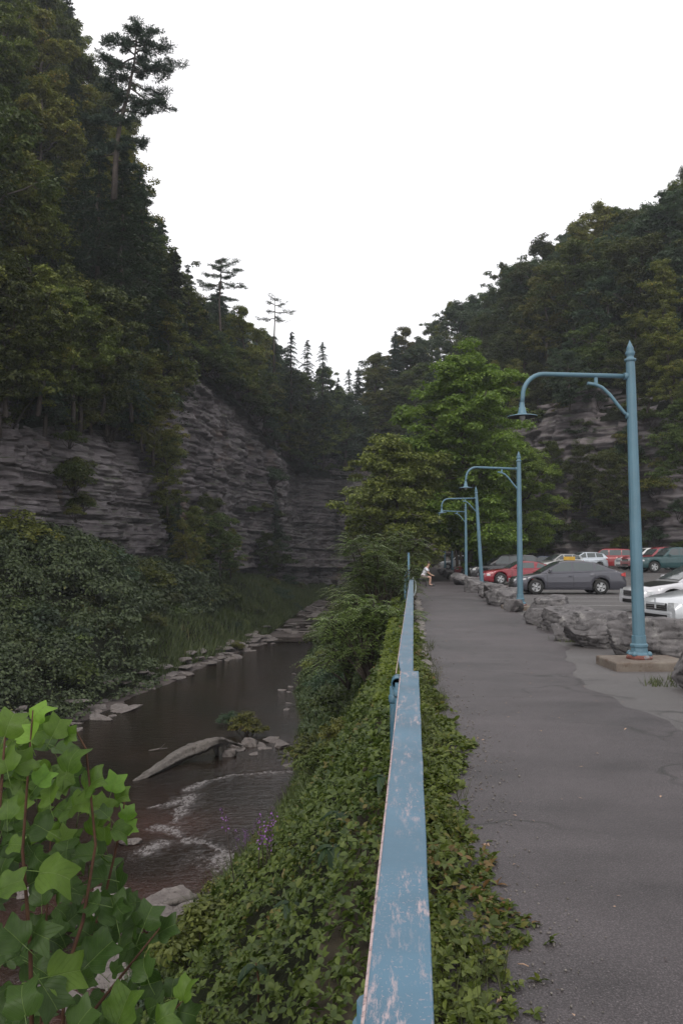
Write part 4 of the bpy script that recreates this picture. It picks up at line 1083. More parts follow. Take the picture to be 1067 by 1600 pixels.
# ================================================================== street lamps
MAT['lamp'] = m_paint('lamp_blue_paint', (.085, .165, .215), (.16, .21, .24), .35, .12, .4)
MAT['rust'] = m_rock('rusty_base', (.14, .05, .04), (.22, .10, .08), (.05, .02, .02), (.25, .4, .45), sc=8, bd=.004)
MAT['shade_in'] = simple('shade_underside', (.030, .036, .045), .6)
MAT['bulb'] = simple('lamp_glass', (.35, .36, .36), .25)
def make_lamp(x, y, lab, lean=0.0, yaw=0.0, arm=1.70, H=4.62, elev=.13, plinth=True):
    if plinth:
        pb = MB(); pb.box((0, 0, elev / 2 - .2), (1.12, .92, elev + .4), bev=.025)
        po = pb.build('lamp_plinth', MAT['concrete']); po.location = (x + .05, y, 0); po.rotation_euler = (0, 0, R(6)); 
        tag(po, f'low square concrete plinth under {lab[1]}', 'plinth', 'lamp plinths')
    rt = empty('street_lamp', (x, y, elev), rot=(0, lean, yaw)); tag(rt, lab[0], 'street lamp', 'blue street lamps along the path')
    mb = MB(); mb.lathe([(.19, .0), (.20, .02), (.19, .05), (.165, .062)], 8, smooth=False); mb.build('rusty_foot', MAT['rust'], rt)
    mb = MB(); prof = [(.17, .045), (.165, .075), (.130, .10), (.122, .16), (.135, .185), (.135, .21), (.112, .23), (.107, .34), (.095, .345)]
    mb.lathe(prof, 8, smooth=False)
    for a in range(4):
        an = PI / 4 + a * PI / 2; mb.lathe([(.035, .05), (.045, .07), (.03, .105), (0, .12)], 10, (math.cos(an) * .155, math.sin(an) * .155, 0))
    mb.build('base', MAT['lamp'], rt)
    mb = MB(); mb.lathe([(.092, .34), (.090, 1.2), (.072, H - .55), (.066, H - .16)], 12, smooth=False); mb.build('pole', MAT['lamp'], rt)
    mb = MB(); mb.lathe([(.066, 0), (.086, .015), (.086, .045), (.058, .055), (.05, .085), (.066, .105), (.074, .14), (.05, .19), (.058, .205), (.035, .25), (.012, .31), (.0, .34)], 14, (0, 0, H - .16), cap=False); mb.build('finial', MAT['lamp'], rt)
    za = H - .38
    pts = [(-.02, 0, za), (-arm + .38, 0, za + .05)]
    for k in range(1, 9):
        a = PI / 2 * k / 8; pts.append((-arm + .38 - .32 * math.sin(a), 0, za + .05 - .34 * (1 - math.cos(a))))
    pts.append((-arm + .045, 0, za - .40))
    mb = MB(); mb.tube(pts, [.036, .034] + [.034] * 8 + [.034], 12); mb.lathe([(.055, -.02), (.055, .05)], 12, (-.085, 0, za), axis='x'); mb.build('arm', MAT['lamp'], rt)
    mb = MB(); br = []
    for k in range(9):
        a = PI / 2 * k / 8; br.append((-.08 - .46 * (1 - math.cos(a)) if False else -.07 - .50 * math.sin(a * .98) ** 1.0, 0, za - .62 + .56 * (1 - math.cos(a)) ** .9 if False else za - .58 + .50 * (1 - (1 - k / 8) ** 1.7)))
    br = [(-.06, 0, za - .60), (-.11, 0, za - .56), (-.22, 0, za - .42), (-.33, 0, za - .27), (-.44, 0, za - .165), (-.55, 0, za - .115), (-.66, 0, za - .10)]
    mb.tube(br, .026, 10); mb.box((-.53, 0, za - .045), (.05, .03, .13)); mb.lathe([(.042, -.02), (.05, 0), (.042, .03)], 10, (-.075, 0, za - .60), axis='x'); mb.build('brace', MAT['lamp'], rt)
    hx = -arm + .045; hz = za - .40
    mb = MB(); mb.lathe([(.036, .02), (.040, .0), (.040, -.05), (.048, -.055), (.062, -.13), (.075, -.165)], 16, (hx, 0, hz), cap=False); mb.build('lamp_neck', MAT['lamp'], rt)
    mb = MB(); mb.lathe([(.06, -.150), (.10, -.166), (.16, -.176), (.222, -.190), (.222, -.200)], 28, (hx, 0, hz), cap=False)
    sh = mb.build('lamp_shade', MAT['lamp'], rt)
    mb = MB(); mb.lathe([(.220, -.201), (.17, -.188), (.12, -.180), (.0, -.174)], 28, (hx, 0, hz), cap=False); mb.build('shade_lining', MAT['shade_in'], sh)
    mb = MB(); mb.lathe([(.0, -.25), (.03, -.245), (.045, -.22), (.045, -.185)], 12, (hx, 0, hz), cap=False); mb.build('bulb', MAT['bulb'], sh)
    return rt
LAMPS = []
for (px, Y, lean, yaw, lab, ps) in [(996, 12.7, -.012, R(5), ('tall blue gooseneck street lamp standing nearest on a brown concrete plinth', 'the nearest street lamp'), True),
        (812, 26.0, 0, R(4), ('second blue gooseneck lamp rising in front of the grey sedan nose', 'the second street lamp'), True),
        (753, 39.0, -.055, R(2), ('third blue gooseneck lamp, visibly leaning toward the river', 'the leaning third lamp'), True),
        (728, 51.0, 0, R(2), ('fourth, smaller looking blue lamp just left of the leaning one', 'the fourth lamp'), True),
        (706, 66.0, 0, 0, ('fifth blue lamp, half hidden in the tree shade beyond', 'the fifth lamp'), False),
        (695, 80.0, 0, 0, ('farthest blue lamp deep in the shaded end of the path', 'the farthest lamp'), False)]:
    p = P(px, 900, Y); LAMPS.append(make_lamp(p.x, Y, lab, lean, yaw, plinth=ps))
# ================================================================== boulders between path and lot
def boulder_mesh(seed, d, n=22, rough=.07, sq=.88):
    rng = np.random.default_rng(seed); s = np.linspace(-1, 1, n)
    a, b = np.meshgrid(s, s, indexing='ij'); o = np.ones_like(a); Vs = []; Fs = []; off = 0
    for ax, sg in ((0, 1), (0, -1), (1, 1), (1, -1), (2, 1), (2, -1)):
        p = [None] * 3; p[ax] = o * sg; r = [i for i in range(3) if i != ax]; p[r[0]] = a; p[r[1]] = b
        V = np.stack(p, -1).reshape(-1, 3); F = grid_faces(n, n)
        if (ax == 1) ^ (sg < 0): F = F[:, ::-1]
        Vs.append(V); Fs.append(F + off); off += len(V)
    V = np.concatenate(Vs); F = np.concatenate(Fs)
    ln = np.linalg.norm(V, axis=1, keepdims=True); V = V * sq + V / ln * (1 - sq)
    for k in range(15):                                  # split faces
        nn = unit(rng.normal(size=3) * [1, 1, .7]); h = rng.uniform(.70, 1.0); dd = V @ nn - h
        V = V - np.maximum(dd, 0)[:, None] * nn
    N = unit(V); k1 = fbm(V[:, 0] * 1.9 + seed, V[:, 1] * 1.9, V[:, 2] * 1.9, 6, seed); k2 = vnoise(V[:, 0] * 5, V[:, 1] * 5 + seed, V[:, 2] * 6, seed)
    k3 = np.abs(vnoise(V[:, 0] * 2.3, V[:, 1] * 2.3, V[:, 2] * 3.6 + seed, seed + 3))
    V = V * (1 + rough * k1 + .018 * k2)[:, None] - N * (np.exp(-(k3 / .10) ** 2) * .05)[:, None]
    V = V * np.array(d) / 2; V[:, 2] += d[2] / 2 * .92
    me = mesh_np('boulder', V, F, MAT['boulder'], True)
    bm = bmesh.new(); bm.from_mesh(me); bmesh.ops.remove_doubles(bm, verts=bm.verts, dist=.004); bm.to_mesh(me); bm.free()
    for p_ in me.polygons: p_.use_smooth = True
    return me
BS = [((3.80, 10.4), (1.2, 1.3, .92), 'rough pale boulder cut off by the right edge in front of the plinth'),
      ((3.85, 14.1), (1.45, 1.1, .70), 'flat-topped boulder directly behind the nearest lamp post'),
      ((3.20, 15.6), (.95, 1.1, .66), 'craggy boulder just left of the nearest lamp plinth'),
      ((3.75, 17.0), (1.0, 1.3, .60), 'jagged boulder with grass at its foot, second left of the nearest lamp'),
      ((3.45, 18.7), (1.2, 1.5, .64), 'boulder with overhanging slab top, third left of the nearest lamp'),
      ((3.45, 21.6), (1.15, 1.8, .70), 'broad boulder just right of the second lamp post'),
      ((3.95, 24.6), (1.0, 1.2, .55), 'boulder half hidden behind the second lamp post'),
      ((3.0, 27.9), (1.0, 1.9, .68), 'blocky boulder immediately left of the second lamp'),
      ((3.05, 30.9), (1.0, 2.1, .68), 'dark blocky boulder between the second lamp and the leaning lamp'),
      ((3.1, 34.2), (1.0, 2.0, .62), 'flat boulder just right of the leaning lamp foot'),
      ((2.75, 38.4), (.9, 1.8, .66), 'mossy square boulder immediately left of the leaning lamp'),
      ((3.0, 43.0), (1.0, 2.0, .62), 'low boulder halfway from the leaning lamp to the fourth lamp'),
      ((2.8, 48.0), (1.0, 2.2, .66), 'boulder right in front of the fourth lamp foot'),
      ((2.75, 54.0), (.9, 2.4, .62), 'first dark boulder in the tree shade beyond the fourth lamp'),
      ((2.7, 59.5), (.9, 2.4, .6), 'second dark boulder in the tree shade'), ((2.7, 65), (.9, 2.4, .6), 'third dark boulder in the tree shade'),
      ((2.7, 71), (.9, 2.4, .6), 'fourth dark boulder in the tree shade'), ((2.7, 77), (.9, 2.4, .6), 'farthest dark boulder in the tree shade')]
for k, ((x, y), d, lab) in enumerate(BS):
    o = link('boulder', boulder_mesh(100 + k, (d[0] * 1.0, d[1] * .98, d[2] * 1.08), 40 if k < 6 else 22), None, loc=(x, y, -.06), rot=(0, 0, R([8, -14, 20, -6, 11, 3, -9, 15, -4, 8, 2, 12, -5, 3, 6, -8, 4, 9][k])))
    tag(o, lab, 'boulder', 'boulders lining the car park')
for k, (x, y, s, lab) in enumerate([(3.0, 16.6, .42, 'small stone wedged in front of the jagged boulder'), (3.02, 20.3, .42, 'small stone between the overhanging and the broad boulder'), (4.55, 15.4, .5, 'dark stone behind the flat-topped boulder'), (3.9, 20.4, .5, 'stone behind the overhanging boulder'), (2.95, 25.0, .40, 'small stone by the second lamp plinth'), (4.75, 11.5, .6, 'upper stone of the pile at the right edge'), (2.8, 32.7, .4, 'small stone right of the leaning lamp')]):
    o = link('boulder', boulder_mesh(150 + k, (s * 1.5, s * 1.6, s * 1.1), 20), None, loc=(x, y, -.05), rot=(0, 0, k)); tag(o, lab, 'boulder', 'boulders lining the car park')
# edging stones on the river side of the path, loose stones
rng = np.random.default_rng(15)
em = [boulder_mesh(300 + k, (.26, .42, .10), 7, .10, .8) for k in range(3)]
for m_ in em: m_.materials[0] = MAT['edging']
for k in range(34):
    y = 11.5 + k * .62; link('edging_stone', em[k % 3], path, loc=(.13 + rng.uniform(-.03, .03), y, -.035), rot=(rng.uniform(-.05, .05), 0, rng.uniform(-.2, .2)), scale=(1, rng.uniform(.9, 1.25), 1))
# ================================================================== shore slabs, log, rocks in the river
sm = []
for k in range(5):
    m_ = boulder_mesh(400 + k, (1.3, .8, .20), 8, .16, .86); m_.materials[0] = MAT['slab']; 
    for p_ in m_.polygons: p_.use_smooth = False
    sm.append(m_)
n_sl = 0
def slab(x, y, z, s, rz=None, tilt=.08):
    global n_sl
    n_sl += 1
    if n_sl > 298 and s < .45: return
    link('rock_slab', sm[int(rng.integers(5))], bed, loc=(x, y, z), rot=(rng.uniform(-tilt, tilt), rng.uniform(-tilt, tilt), rng.uniform(0, 6.28) if rz is None else rz), scale=(s * rng.uniform(.8, 1.3), s * rng.uniform(.7, 1.2), rng.uniform(.6, 1.1) * min(1, s + .3)))
for k in range(90):                                     # left shore ledge
    y = 24 + 42 * rng.random() ** .9; x = np.interp(y, LWy, LWx)
    slab(x + rng.normal(.25, .75), y, -5.12 + rng.uniform(0, .14), rng.uniform(.25, 1.1), R(75) + rng.normal() * .7)
for k in range(85):
    uu = rng.uniform(U0[2], U0[9]); t_ = rng.uniform(.0, .13) ** 1.2; x, y, z = talus(np.array(uu), np.array(t_)); slab(float(x) + .3, float(y), float(z) + rng.uniform(-.02, .06), rng.uniform(.3, 1.3), R(75) + rng.normal() * .6)
for k in range(55):                                      # upstream shelf
    y = 63 + 45 * rng.random() ** 1.4; x = rng.uniform(np.interp(y, LWy, LWx), right_edge(y)); slab(x, y, bed_z(np.array(x), np.array(y)) - .02, rng.uniform(.4, 1.5))
for (px, py, s) in [(405, 1165, 1.0), (425, 1160, .8), (440, 1168, .9), (455, 1180, .8), (375, 1172, .7), (395, 1180, .5), (460, 1172, .8), (358, 1178, .5), (415, 1172, .6), (450, 1198, .7), (470, 1180, .8), (440, 1080, .6), (450, 1083, .5), (447, 1110, .6), (455, 1075, .5), (460, 1055, .5), (452, 1100, .4)]:
    p = G(px, py, -5.05); slab(p.x, p.y, -5.08, s * .75)
for k in range(44):                                      # near shore, seen through the sapling
    p = G(rng.uniform(90, 350), rng.uniform(1425, 1600), -5.0); 
    slab(p.x, p.y, -5.12 + rng.uniform(0, .15), rng.uniform(.25, .7))
for (px, py, s, r) in [(270, 1408, 1.0, .5), (235, 1440, .8, .4), (300, 1428, .9, .6), (330, 1440, .8, .3), (170, 1400, .5, .2), (45, 1400, .5, .1), (120, 1210, .5, 0), (205, 1318, .5, .1), (215, 1325, .4, 0)]:
    p = G(px, py, -5.0); slab(p.x, p.y, -5.03, s, r)
for k, (px, py, s) in enumerate([(357, 1180, .5), (388, 1165, .55), (372, 1168, .4)]):
    p = G(px, py, -5.0); m_ = boulder_mesh(450 + k, (s * 1.2, s, s * .8), 12); m_.materials[0] = MAT['slab']; o = link('river_stone', m_, None, loc=(p.x, p.y, -5.15))
    tag(o, ['small grey stone under the root end of the driftwood log', 'rounded stone under the bush behind the driftwood log', 'little stone between driftwood log and bush'][k], 'stone')
MAT['driftwood'] = m_rock('driftwood', (.085, .075, .068), (.150, .135, .125), (.03, .026, .022), None, sc=4, bd=.03)
lg = empty('driftwood_log', tuple(G(285, 1190, -5.0))); tag(lg, 'pale weathered driftwood log with arched root end lying in the brown river', 'log')
L0 = Vector(lg.location)
def lp_(px, py, dz): p = G(px, py, -5.0 + dz) - L0; return p
pts = [lp_(208, 1222, -.03), lp_(228, 1213, .02), lp_(255, 1197, .10), lp_(280, 1183, .20), lp_(300, 1173, .32), lp_(318, 1166, .46), lp_(334, 1160, .56), lp_(346, 1158, .52), lp_(356, 1163, .36)]
fp = []; fr = []; rad0 = [.04, .13, .19, .24, .26, .24, .20, .17, .10]
for i in range(8):
    for f in np.linspace(0, 1, 7)[:-1]:
        fp.append(pts[i].lerp(pts[i + 1], f) + Vector((0, 0, .012 * math.sin(i * 2.2 + f * 5)))); fr.append((rad0[i] * (1 - f) + rad0[i + 1] * f) * (1 + .03 * math.sin(i * 7 + f * 9)))
fp.append(pts[8]); fr.append(.08)
mb = MB(); mb.tube(fp, fr, 20, ell=.75)
av = np.array([tuple(v) for v in mb.v]); cen = np.repeat(np.array([tuple(p) for p in fp]), 20, 0)
th_ = np.tile(np.arange(20), len(fp)); dv = av - cen; dv *= (1 + .30 * vnoise(th_ * .9, av[:, 0] * .7, 0, 5) + .14 * vnoise(th_ * 2.1, av[:, 0] * 3, 0, 6))[:, None]
mb.v = [tuple(v) for v in cen + dv]
tmp = mb.mesh('trunk', MAT['driftwood']); link('trunk', tmp, lg)
mb = MB(); mb.tube([pts[6], lp_(338, 1172, .2), lp_(340, 1182, -.05)], [.12, .09, .05], 8); mb.tube([pts[7], lp_(352, 1170, .25), lp_(350, 1184, -.05)], [.12, .07, .05], 8); mb.tube([pts[7], lp_(362, 1160, .4), lp_(378, 1166, .05)], [.10, .06, .03], 8)
mb.build('root', MAT['driftwood'], lg)
o = MB().tube([G(233, 1173, -4.97), G(250, 1170, -4.93), G(262, 1169, -4.9)], [.02, .03, .012], 6).tube([G(250, 1170, -4.93), G(258, 1162, -4.7)], [.018, .006], 5).build('driftwood_branch', MAT['driftwood']); tag(o, 'small bare branch sticking out of the water left of the log', 'branch')
o = MB().tube([G(255, 1413, -4.92), G(290, 1405, -4.88), G(322, 1398, -4.9)], [.05, .07, .04], 7).build('driftwood_branch', MAT['driftwood']); tag(o, 'thin pale stick lying across the near rapids', 'branch')
# ================================================================== cars
MAT['tyre'] = simple('tyre_rubber', (.018, .018, .018), .8)
MAT['rim'] = simple('alloy_rim', (.42, .43, .44), .3, metal=.7, var=.05)
MAT['glass'] = simple('car_glass', (.060, .072, .076), .05, spec=.9, var=.05)  # base colour lifted to carry the bluish reflection on the windows
MAT['trim'] = simple('black_trim', (.012, .012, .013), .5)
MAT['chrome'] = simple('chrome', (.55, .55, .56), .15, metal=.9, var=.05)
MAT['headlight'] = simple('headlight_glass', (.50, .52, .54), .12, spec=.8, var=.25, scale=14)
MAT['taillight'] = simple('taillight_glass', (.40, .04, .04), .2)
MAT['plate'] = simple('plate_white', (.5, .5, .45), .5)
def paint(name, c, metal=.25, rough=.28): return simple(name, c, rough, metal=metal, coat=.8, var=.05, scale=2)
def interp(tab, x): return float(np.interp(x, [a[0] for a in tab], [a[1] for a in tab]))
def make_car(p, body, roofc=None, detail=True):
    L, W, H = p['L'], p['W'], p['H']; h2 = L / 2
    rt = empty(p['name'], (0, 0, 0)); wr = p.get('wr', .32); fx, rx = p['fx'], p['rx']
    top = p['top']; clear = p.get('clear', .20)
    def w_at(x):
        u = abs(x) / h2; return W / 2 * (1 - .17 * max(0, (u - .62) / .38) ** 2.2)
    def bot(x):
        b = clear + .06 * max(0, abs(x) / h2 - .85) / .15
        for ax in (fx, rx):
            dx = x - ax; ra = wr + .055
            if abs(dx) < ra: b = max(b, wr + math.sqrt(ra * ra - dx * dx))
        return b
    xs = sorted(set([round(v, 4) for v in np.linspace(-h2, h2, 44)] + [round(a + (wr + .056) * c, 4) for a in (fx, rx) for c in (-1, -.98, -.9, -.75, -.5, -.25, 0, .25, .5, .75, .9, .98, 1)]))
    def ring(x, off=0.0):
        b = bot(x); t = interp(top, x); w = w_at(x) + off; bl = p['belt']
        zs = [b, b + (t - b) * .12, b + (t - b) * .45, b + (t - b) * .74, t - .05 * min(1, (t - b) * 2), t, t + .018]
        ys = [.93 * w, .985 * w, w, .985 * w, .945 * w, .86 * w, 0]
        half = list(zip(ys, zs)); return [(x, -y, z) for y, z in half] + [(x, y, z) for y, z in half[-2::-1]]
    V = []; m = 13
    for x in xs: V += ring(x)
    F = [(i * m + j, i * m + j + 1, (i + 1) * m + j + 1, (i + 1) * m + j) for i in range(len(xs) - 1) for j in range(m - 1)]
    F += [(i * m, (i + 1) * m, (i + 1) * m + m - 1, i * m + m - 1) for i in range(len(xs) - 1)]
    F += [tuple(range(m)), tuple((len(xs) - 1) * m + j for j in range(m))[::-1]]
    mb = MB(); mb.add(V, F, True); bo = mb.mesh('body', body)
    bm = bmesh.new(); bm.from_mesh(bo); bmesh.ops.recalc_face_normals(bm, faces=bm.faces)
    for e in bm.edges:
        if len(e.link_faces) == 2 and e.calc_face_angle() > .7: e.smooth = False
    bm.to_mesh(bo); bm.free(); body_o = link('body', bo, rt)
    # cabin
    g = p['cabin']; wb, wt = W / 2 * .86, W / 2 * p.get('tumble', .68)          # (x, z) cowl, roof front, roof mid, roof rear, deck
    def cab(x, off=0):
        z = interp(g, x); b = interp(top, x) - .03; f = max(0, (z - b)) / max(.01, H - b)
        wtop = wb + (wt - wb) * min(1, f); 
        pts = [(wb + off, b), (wb + (wtop - wb) * .55 + off, b + (z - b) * .55), (wtop + off * .8, b + (z - b) * .93), (wtop * .86, z + off), (0, z + .02 + off)]
        return [(x, -y, zz) for y, zz in pts] + [(x, y, zz) for y, zz in pts[-2::-1]]
    cx = np.linspace(g[0][0], g[-1][0], 26); cx = sorted(set([round(float(c), 3) for c in cx] + [a[0] for a in g]))
    V = []; m = 9
    for x in cx: V += cab(x)
    F = [(i * m + j, i * m + j + 1, (i + 1) * m + j + 1, (i + 1) * m + j) for i in range(len(cx) - 1) for j in range(m - 1)] + [tuple(range(m)), tuple((len(cx) - 1) * m + j for j in range(m))[::-1]]
    mb = MB(); mb.add(V, F, True); mb.build('roof', roofc or body, rt)
    # side windows: panes following the cabin surface, 4 mm proud
    def pane(x0, x1, side, lo=.16, hi=.86, sk0=0, sk1=0):
        mb = MB(); V = []; n = 8
        for i in range(n + 1):
            for k in range(4):
                f = lo + (hi - lo) * k / 3; x = x0 + (x1 - x0) * i / n + (sk0 * (1 - i / n) + sk1 * i / n) * k / 3
                z = interp(g, x); b = interp(top, x) - .03; fr = max(0, z - b) / max(.01, H - b); wtop = wb + (wt - wb) * min(1, fr)
                zz = b + (H - .03 - b) * f; 
                zz = min(zz, z - .05)
                q = (zz - b) / max(.01, z - b); yy = wb + (wtop - wb) * min(1, q / .93 if q < .93 else 1)
                V.append((x, side * (yy + .008), zz))
        F = [(i * 4 + j, (i + 1) * 4 + j, (i + 1) * 4 + j + 1, i * 4 + j + 1) for i in range(n) for j in range(3)]
        mb.add(V, F); return mb.build('side_window', MAT['glass'], rt)
    for sd in (-1, 1):
        for (a, b, s0, s1) in p['win']: pane(a, b, sd, sk0=s0, sk1=s1)
    # windscreen and rear window
    def screen(i0, i1, nm, inset=.10):
        (xa, za), (xb, zb) = g[i0], g[i1]; za = max(za, interp(top, xa)) ; dx, dz = xb - xa, zb - za; ln = math.hypot(dx, dz); nx, nz = dz / ln, -dx / ln
        if nz < 0: nx, nz = -nx, -nz
        V = []
        for f in (.08, .25, .42, .58, .75, .92):
            x = xa + dx * f; z = interp(g, x); fr = (z - interp(top, x)) / max(.01, H - interp(top, x)); ww = (wb + (wt - wb) * max(0, min(1, fr))) * .86
            for k in (-1, -.5, 0, .5, 1): V.append((x + nx * .014, ww * k, z + nz * .024 + .016 * (1 - k * k)))
        F = [(r * 5 + c, r * 5 + c + 1, (r + 1) * 5 + c + 1, (r + 1) * 5 + c) for r in range(5) for c in range(4)]
        MB().add(V, F, True).build(nm, MAT['glass'], rt)
    ws = p.get('ws', (0, 1)); rs = p.get('rs', (-1, -2)); screen(len(g) + ws[0] if ws[0] < 0 else ws[0], ws[1], 'windscreen'); screen(len(g) + rs[0], len(g) + rs[1], 'rear_window')
    # wheels
    for ax in (fx, rx):
        for sd in (-1, 1):
            y = sd * (W / 2 - .11)
            ty = MB().lathe([(wr * .62, -.10), (wr * .93, -.105), (wr, -.075), (wr, .075), (wr * .93, .105), (wr * .62, .10)], 26, axis='y', cap=False).build('tyre', MAT['tyre'], None)
            wh = empty('wheel', (ax, y, wr)); wh.parent = rt; ty.parent = wh
            rm = MB(); rm.lathe([(wr * .64, .03), (wr * .62, .085), (wr * .57, .085), (wr * .55, .03)], 24, axis='y', cap=False)
            for s in range(5):
                a = s * 2 * PI / 5; V = []
                for rr, hw in ((.05, .040), (wr * .34, .050), (wr * .58, .062)):
                    for k in (-1, 1): V.append((math.cos(a) * rr - math.sin(a) * hw * k, .072, math.sin(a) * rr + math.cos(a) * hw * k))
                rm.add(V + [(q[0], .035, q[2]) for q in V], [(0, 1, 3, 2), (2, 3, 5, 4), (0, 2, 8, 6), (2, 4, 10, 8), (1, 7, 9, 3), (3, 9, 11, 5)])
            rm.lathe([(.0, .085), (.045, .08), (.055, .05)], 12, axis='y', cap=False)
            ro = rm.build('rim', p.get('rimm', MAT['rim']), wh)
            dk = MB().lathe([(.0, .028), (wr * .56, .028)], 20, axis='y', cap=False).build('hub', MAT['trim'], wh)
            if sd < 0: wh.rotation_euler = (0, 0, PI)
            wh.rotation_euler.y = .4 * ax
    MB().box((0, 0, clear + .12), (L * .80, W * .78, .22)).build('underbody', MAT['trim'], rt)
    if not detail: pass
    # doors: slightly proud skins with a shadow gap round them
    for sd in (-1, 1):
        for (a, b) in p['doors']:
            V = []; n = 10
            for i in range(n + 1):
                x = a + .008 + (b - a - .016) * i / n; bt, t, w = bot(x), interp(top, x), w_at(x)
                for yf, zf in ((.985, .14), (1.0, .45), (.985, .74), (.948, .90)): V.append((x, sd * (yf * w + .006), bt + (t - bt) * zf))
            F = [(i * 4 + j, (i + 1) * 4 + j, (i + 1) * 4 + j + 1, i * 4 + j + 1) for i in range(n) for j in range(3)]
            # rims of the skin down to the body
            for i in range(n): F.append((i * 4, (i + 1) * 4, (i + 1) * 4, i * 4)) if False else None
            V2 = [(v[0], v[1] - sd * .02, v[2]) for v in V]
            for i in range(n):
                o_ = len(V); F.append((i * 4 + 3, (i + 1) * 4 + 3, o_ + (i + 1) * 4 + 3, o_ + i * 4 + 3)); F.append((i * 4, (i + 1) * 4, o_ + (i + 1) * 4, o_ + i * 4))
            for e_ in (0, n):
                for j in range(3): F.append((e_ * 4 + j, e_ * 4 + j + 1, len(V) + e_ * 4 + j + 1, len(V) + e_ * 4 + j))
            dr = MB().add(V + V2, F, False).build('door', body, rt)
            for seam in (a, b): 
                bt, t, w = bot(seam), interp(top, seam), w_at(seam)
                sv = []
                for yf, zf in ((.985, .14), (1.0, .45), (.985, .74), (.948, .90)):
                    for dx in (-.007, .007): sv.append((seam + dx, sd * (yf * w + .003), bt + (t - bt) * zf))
                MB().add(sv, [(0, 1, 3, 2), (2, 3, 5, 4), (4, 5, 7, 6)]).build('seam', MAT['trim'], dr)
            xm = a + .14 if p.get('back_handle', True) else b - .14; zt = interp(top, xm)
            MB().box((xm, sd * (w_at(xm) * .975 + .02), bot(xm) + (zt - bot(xm)) * .78), (.16, .03, .035)).build('handle', body, dr)
    for sd in (-1, 1):
        xm = g[-1][0] - .38 if p.get('mirror_x') is None else p['mirror_x']
        MB().box((xm, sd * (W / 2 + .03), interp(top, xm) + .09), (.12, .20, .13), bev=.03).build('wing_mirror', body, rt)
        # lamps wrap the corners
        zt = p['hl']; f = h2
        for nm, x, z, dx, dz, mt in (('headlight', f - .17, zt, .34, .15, MAT['headlight']), ('taillight', -f + .12, p['tl'], .22, .20, MAT['taillight'])):
            hw = w_at(x) * 1.0
            V = []
            for k in range(5):
                u = k / 4; xx = x + math.copysign(1, x) * (dx / 2) * (2 * u - 1) * 1.0; yy = sd * (w_at(xx) + .006) if u < .75 else sd * (w_at(xx) * .93)
                V += [(xx, yy, z - dz / 2 * (.6 + .4 * u)), (xx, yy * .99, z + dz / 2 * (.5 + .5 * u) - .01)]
            xe = math.copysign(f + .006, x); V += [(xe, sd * W / 2 * .52, z - dz / 2), (xe, sd * W / 2 * .52, z + dz / 2 - .02)]
            MB().add(V, [(2 * k, 2 * k + 2, 2 * k + 3, 2 * k + 1) for k in range(5)]).build(nm, mt, rt)
    gz = p['hl'] - .04
    gr = MB().box((h2 + .004, 0, gz), (.03, W * .46, .16), bev=.01).build('grille', MAT['trim'], rt)
    for k in range(3): MB().box((h2 + .024, 0, gz - .05 + .05 * k), (.012, W * .44, .014)).build('grille_bar', MAT['chrome'], gr)
    bp = MB().box((h2 - .05, 0, clear + .19), (.14, W * .70, .20), bev=.06).build('front_bumper', p.get('bumper', body), rt)
    MB().box((h2 + .022, 0, clear + .14), (.02, W * .5, .10)).build('air_intake', MAT['trim'], bp)
    rp = MB().box((-h2 + .02, 0, clear + .22), (.10, W * .70, .22), bev=.04).build('rear_bumper', p.get('bumper', body), rt)
    MB().box((-h2 - .052, 0, clear + .46), (.012, .30, .15)).build('number_plate', MAT['plate'], rt)
    if p.get('bed'):
        bx0, bx1 = p['bed']; z = interp(top, (bx0 + bx1) / 2)
        b = MB(); b.box(((bx0 + bx1) / 2, 0, z + .026), (bx1 - bx0 - .16, W * .70, .015)); b.build('cargo_bed', MAT['trim'], rt)
        for sd in (-1, 1): MB().box(((bx0 + bx1) / 2, sd * W * .40, z + .04), (bx1 - bx0, .07, .06), bev=.015).build('bed_rail', MAT['trim'], rt)
    return rt
SEDAN = dict(name='sedan', L=4.80, W=1.80, H=1.46, fx=1.50, rx=-1.28, clear=.20, belt=.9, wr=.325, hl=.60, tl=.86,
    top=[(-2.4, .62), (-2.36, .86), (-2.25, .97), (-1.9, 1.01), (-1.0, .98), (.2, .94), (1.0, .92), (1.25, .89), (1.7, .82), (2.1, .76), (2.32, .70), (2.4, .58)],
    cabin=[(-2.05, 1.0), (-1.55, 1.20), (-1.05, 1.375), (-.5, 1.44), (.05, 1.45), (.35, 1.40), (.8, 1.18), (1.28, .90)],
    win=[(-1.50, -1.06, .10, -.10), (-1.00, -.14, 0, 0), (-.06, .92, 0, -.46)], doors=[(-1.02, -.10), (-.10, 1.02)], ws=(-1, -3), rs=(-8, -6))
COUPE = dict(name='coupe', L=4.72, W=1.86, H=1.37, fx=1.42, rx=-1.30, clear=.17, belt=.86, wr=.34, hl=.58, tl=.80,
    top=[(-2.36, .60), (-2.3, .88), (-2.2, .96), (-1.8, .96), (-.9, .92), (.3, .90), (.7, .92), (1.2, .90), (1.8, .82), (2.2, .75), (2.36, .60)],
    cabin=[(-1.95, .96), (-1.4, 1.15), (-.8, 1.32), (-.25, 1.365), (.05, 1.34), (.45, 1.14), (.85, .91)],
    win=[(-1.30, -.75, .12, -.1), (-.62, .52, 0, -.40)], doors=[(-.68, .75)], ws=(-1, -3), rs=(-7, -5))
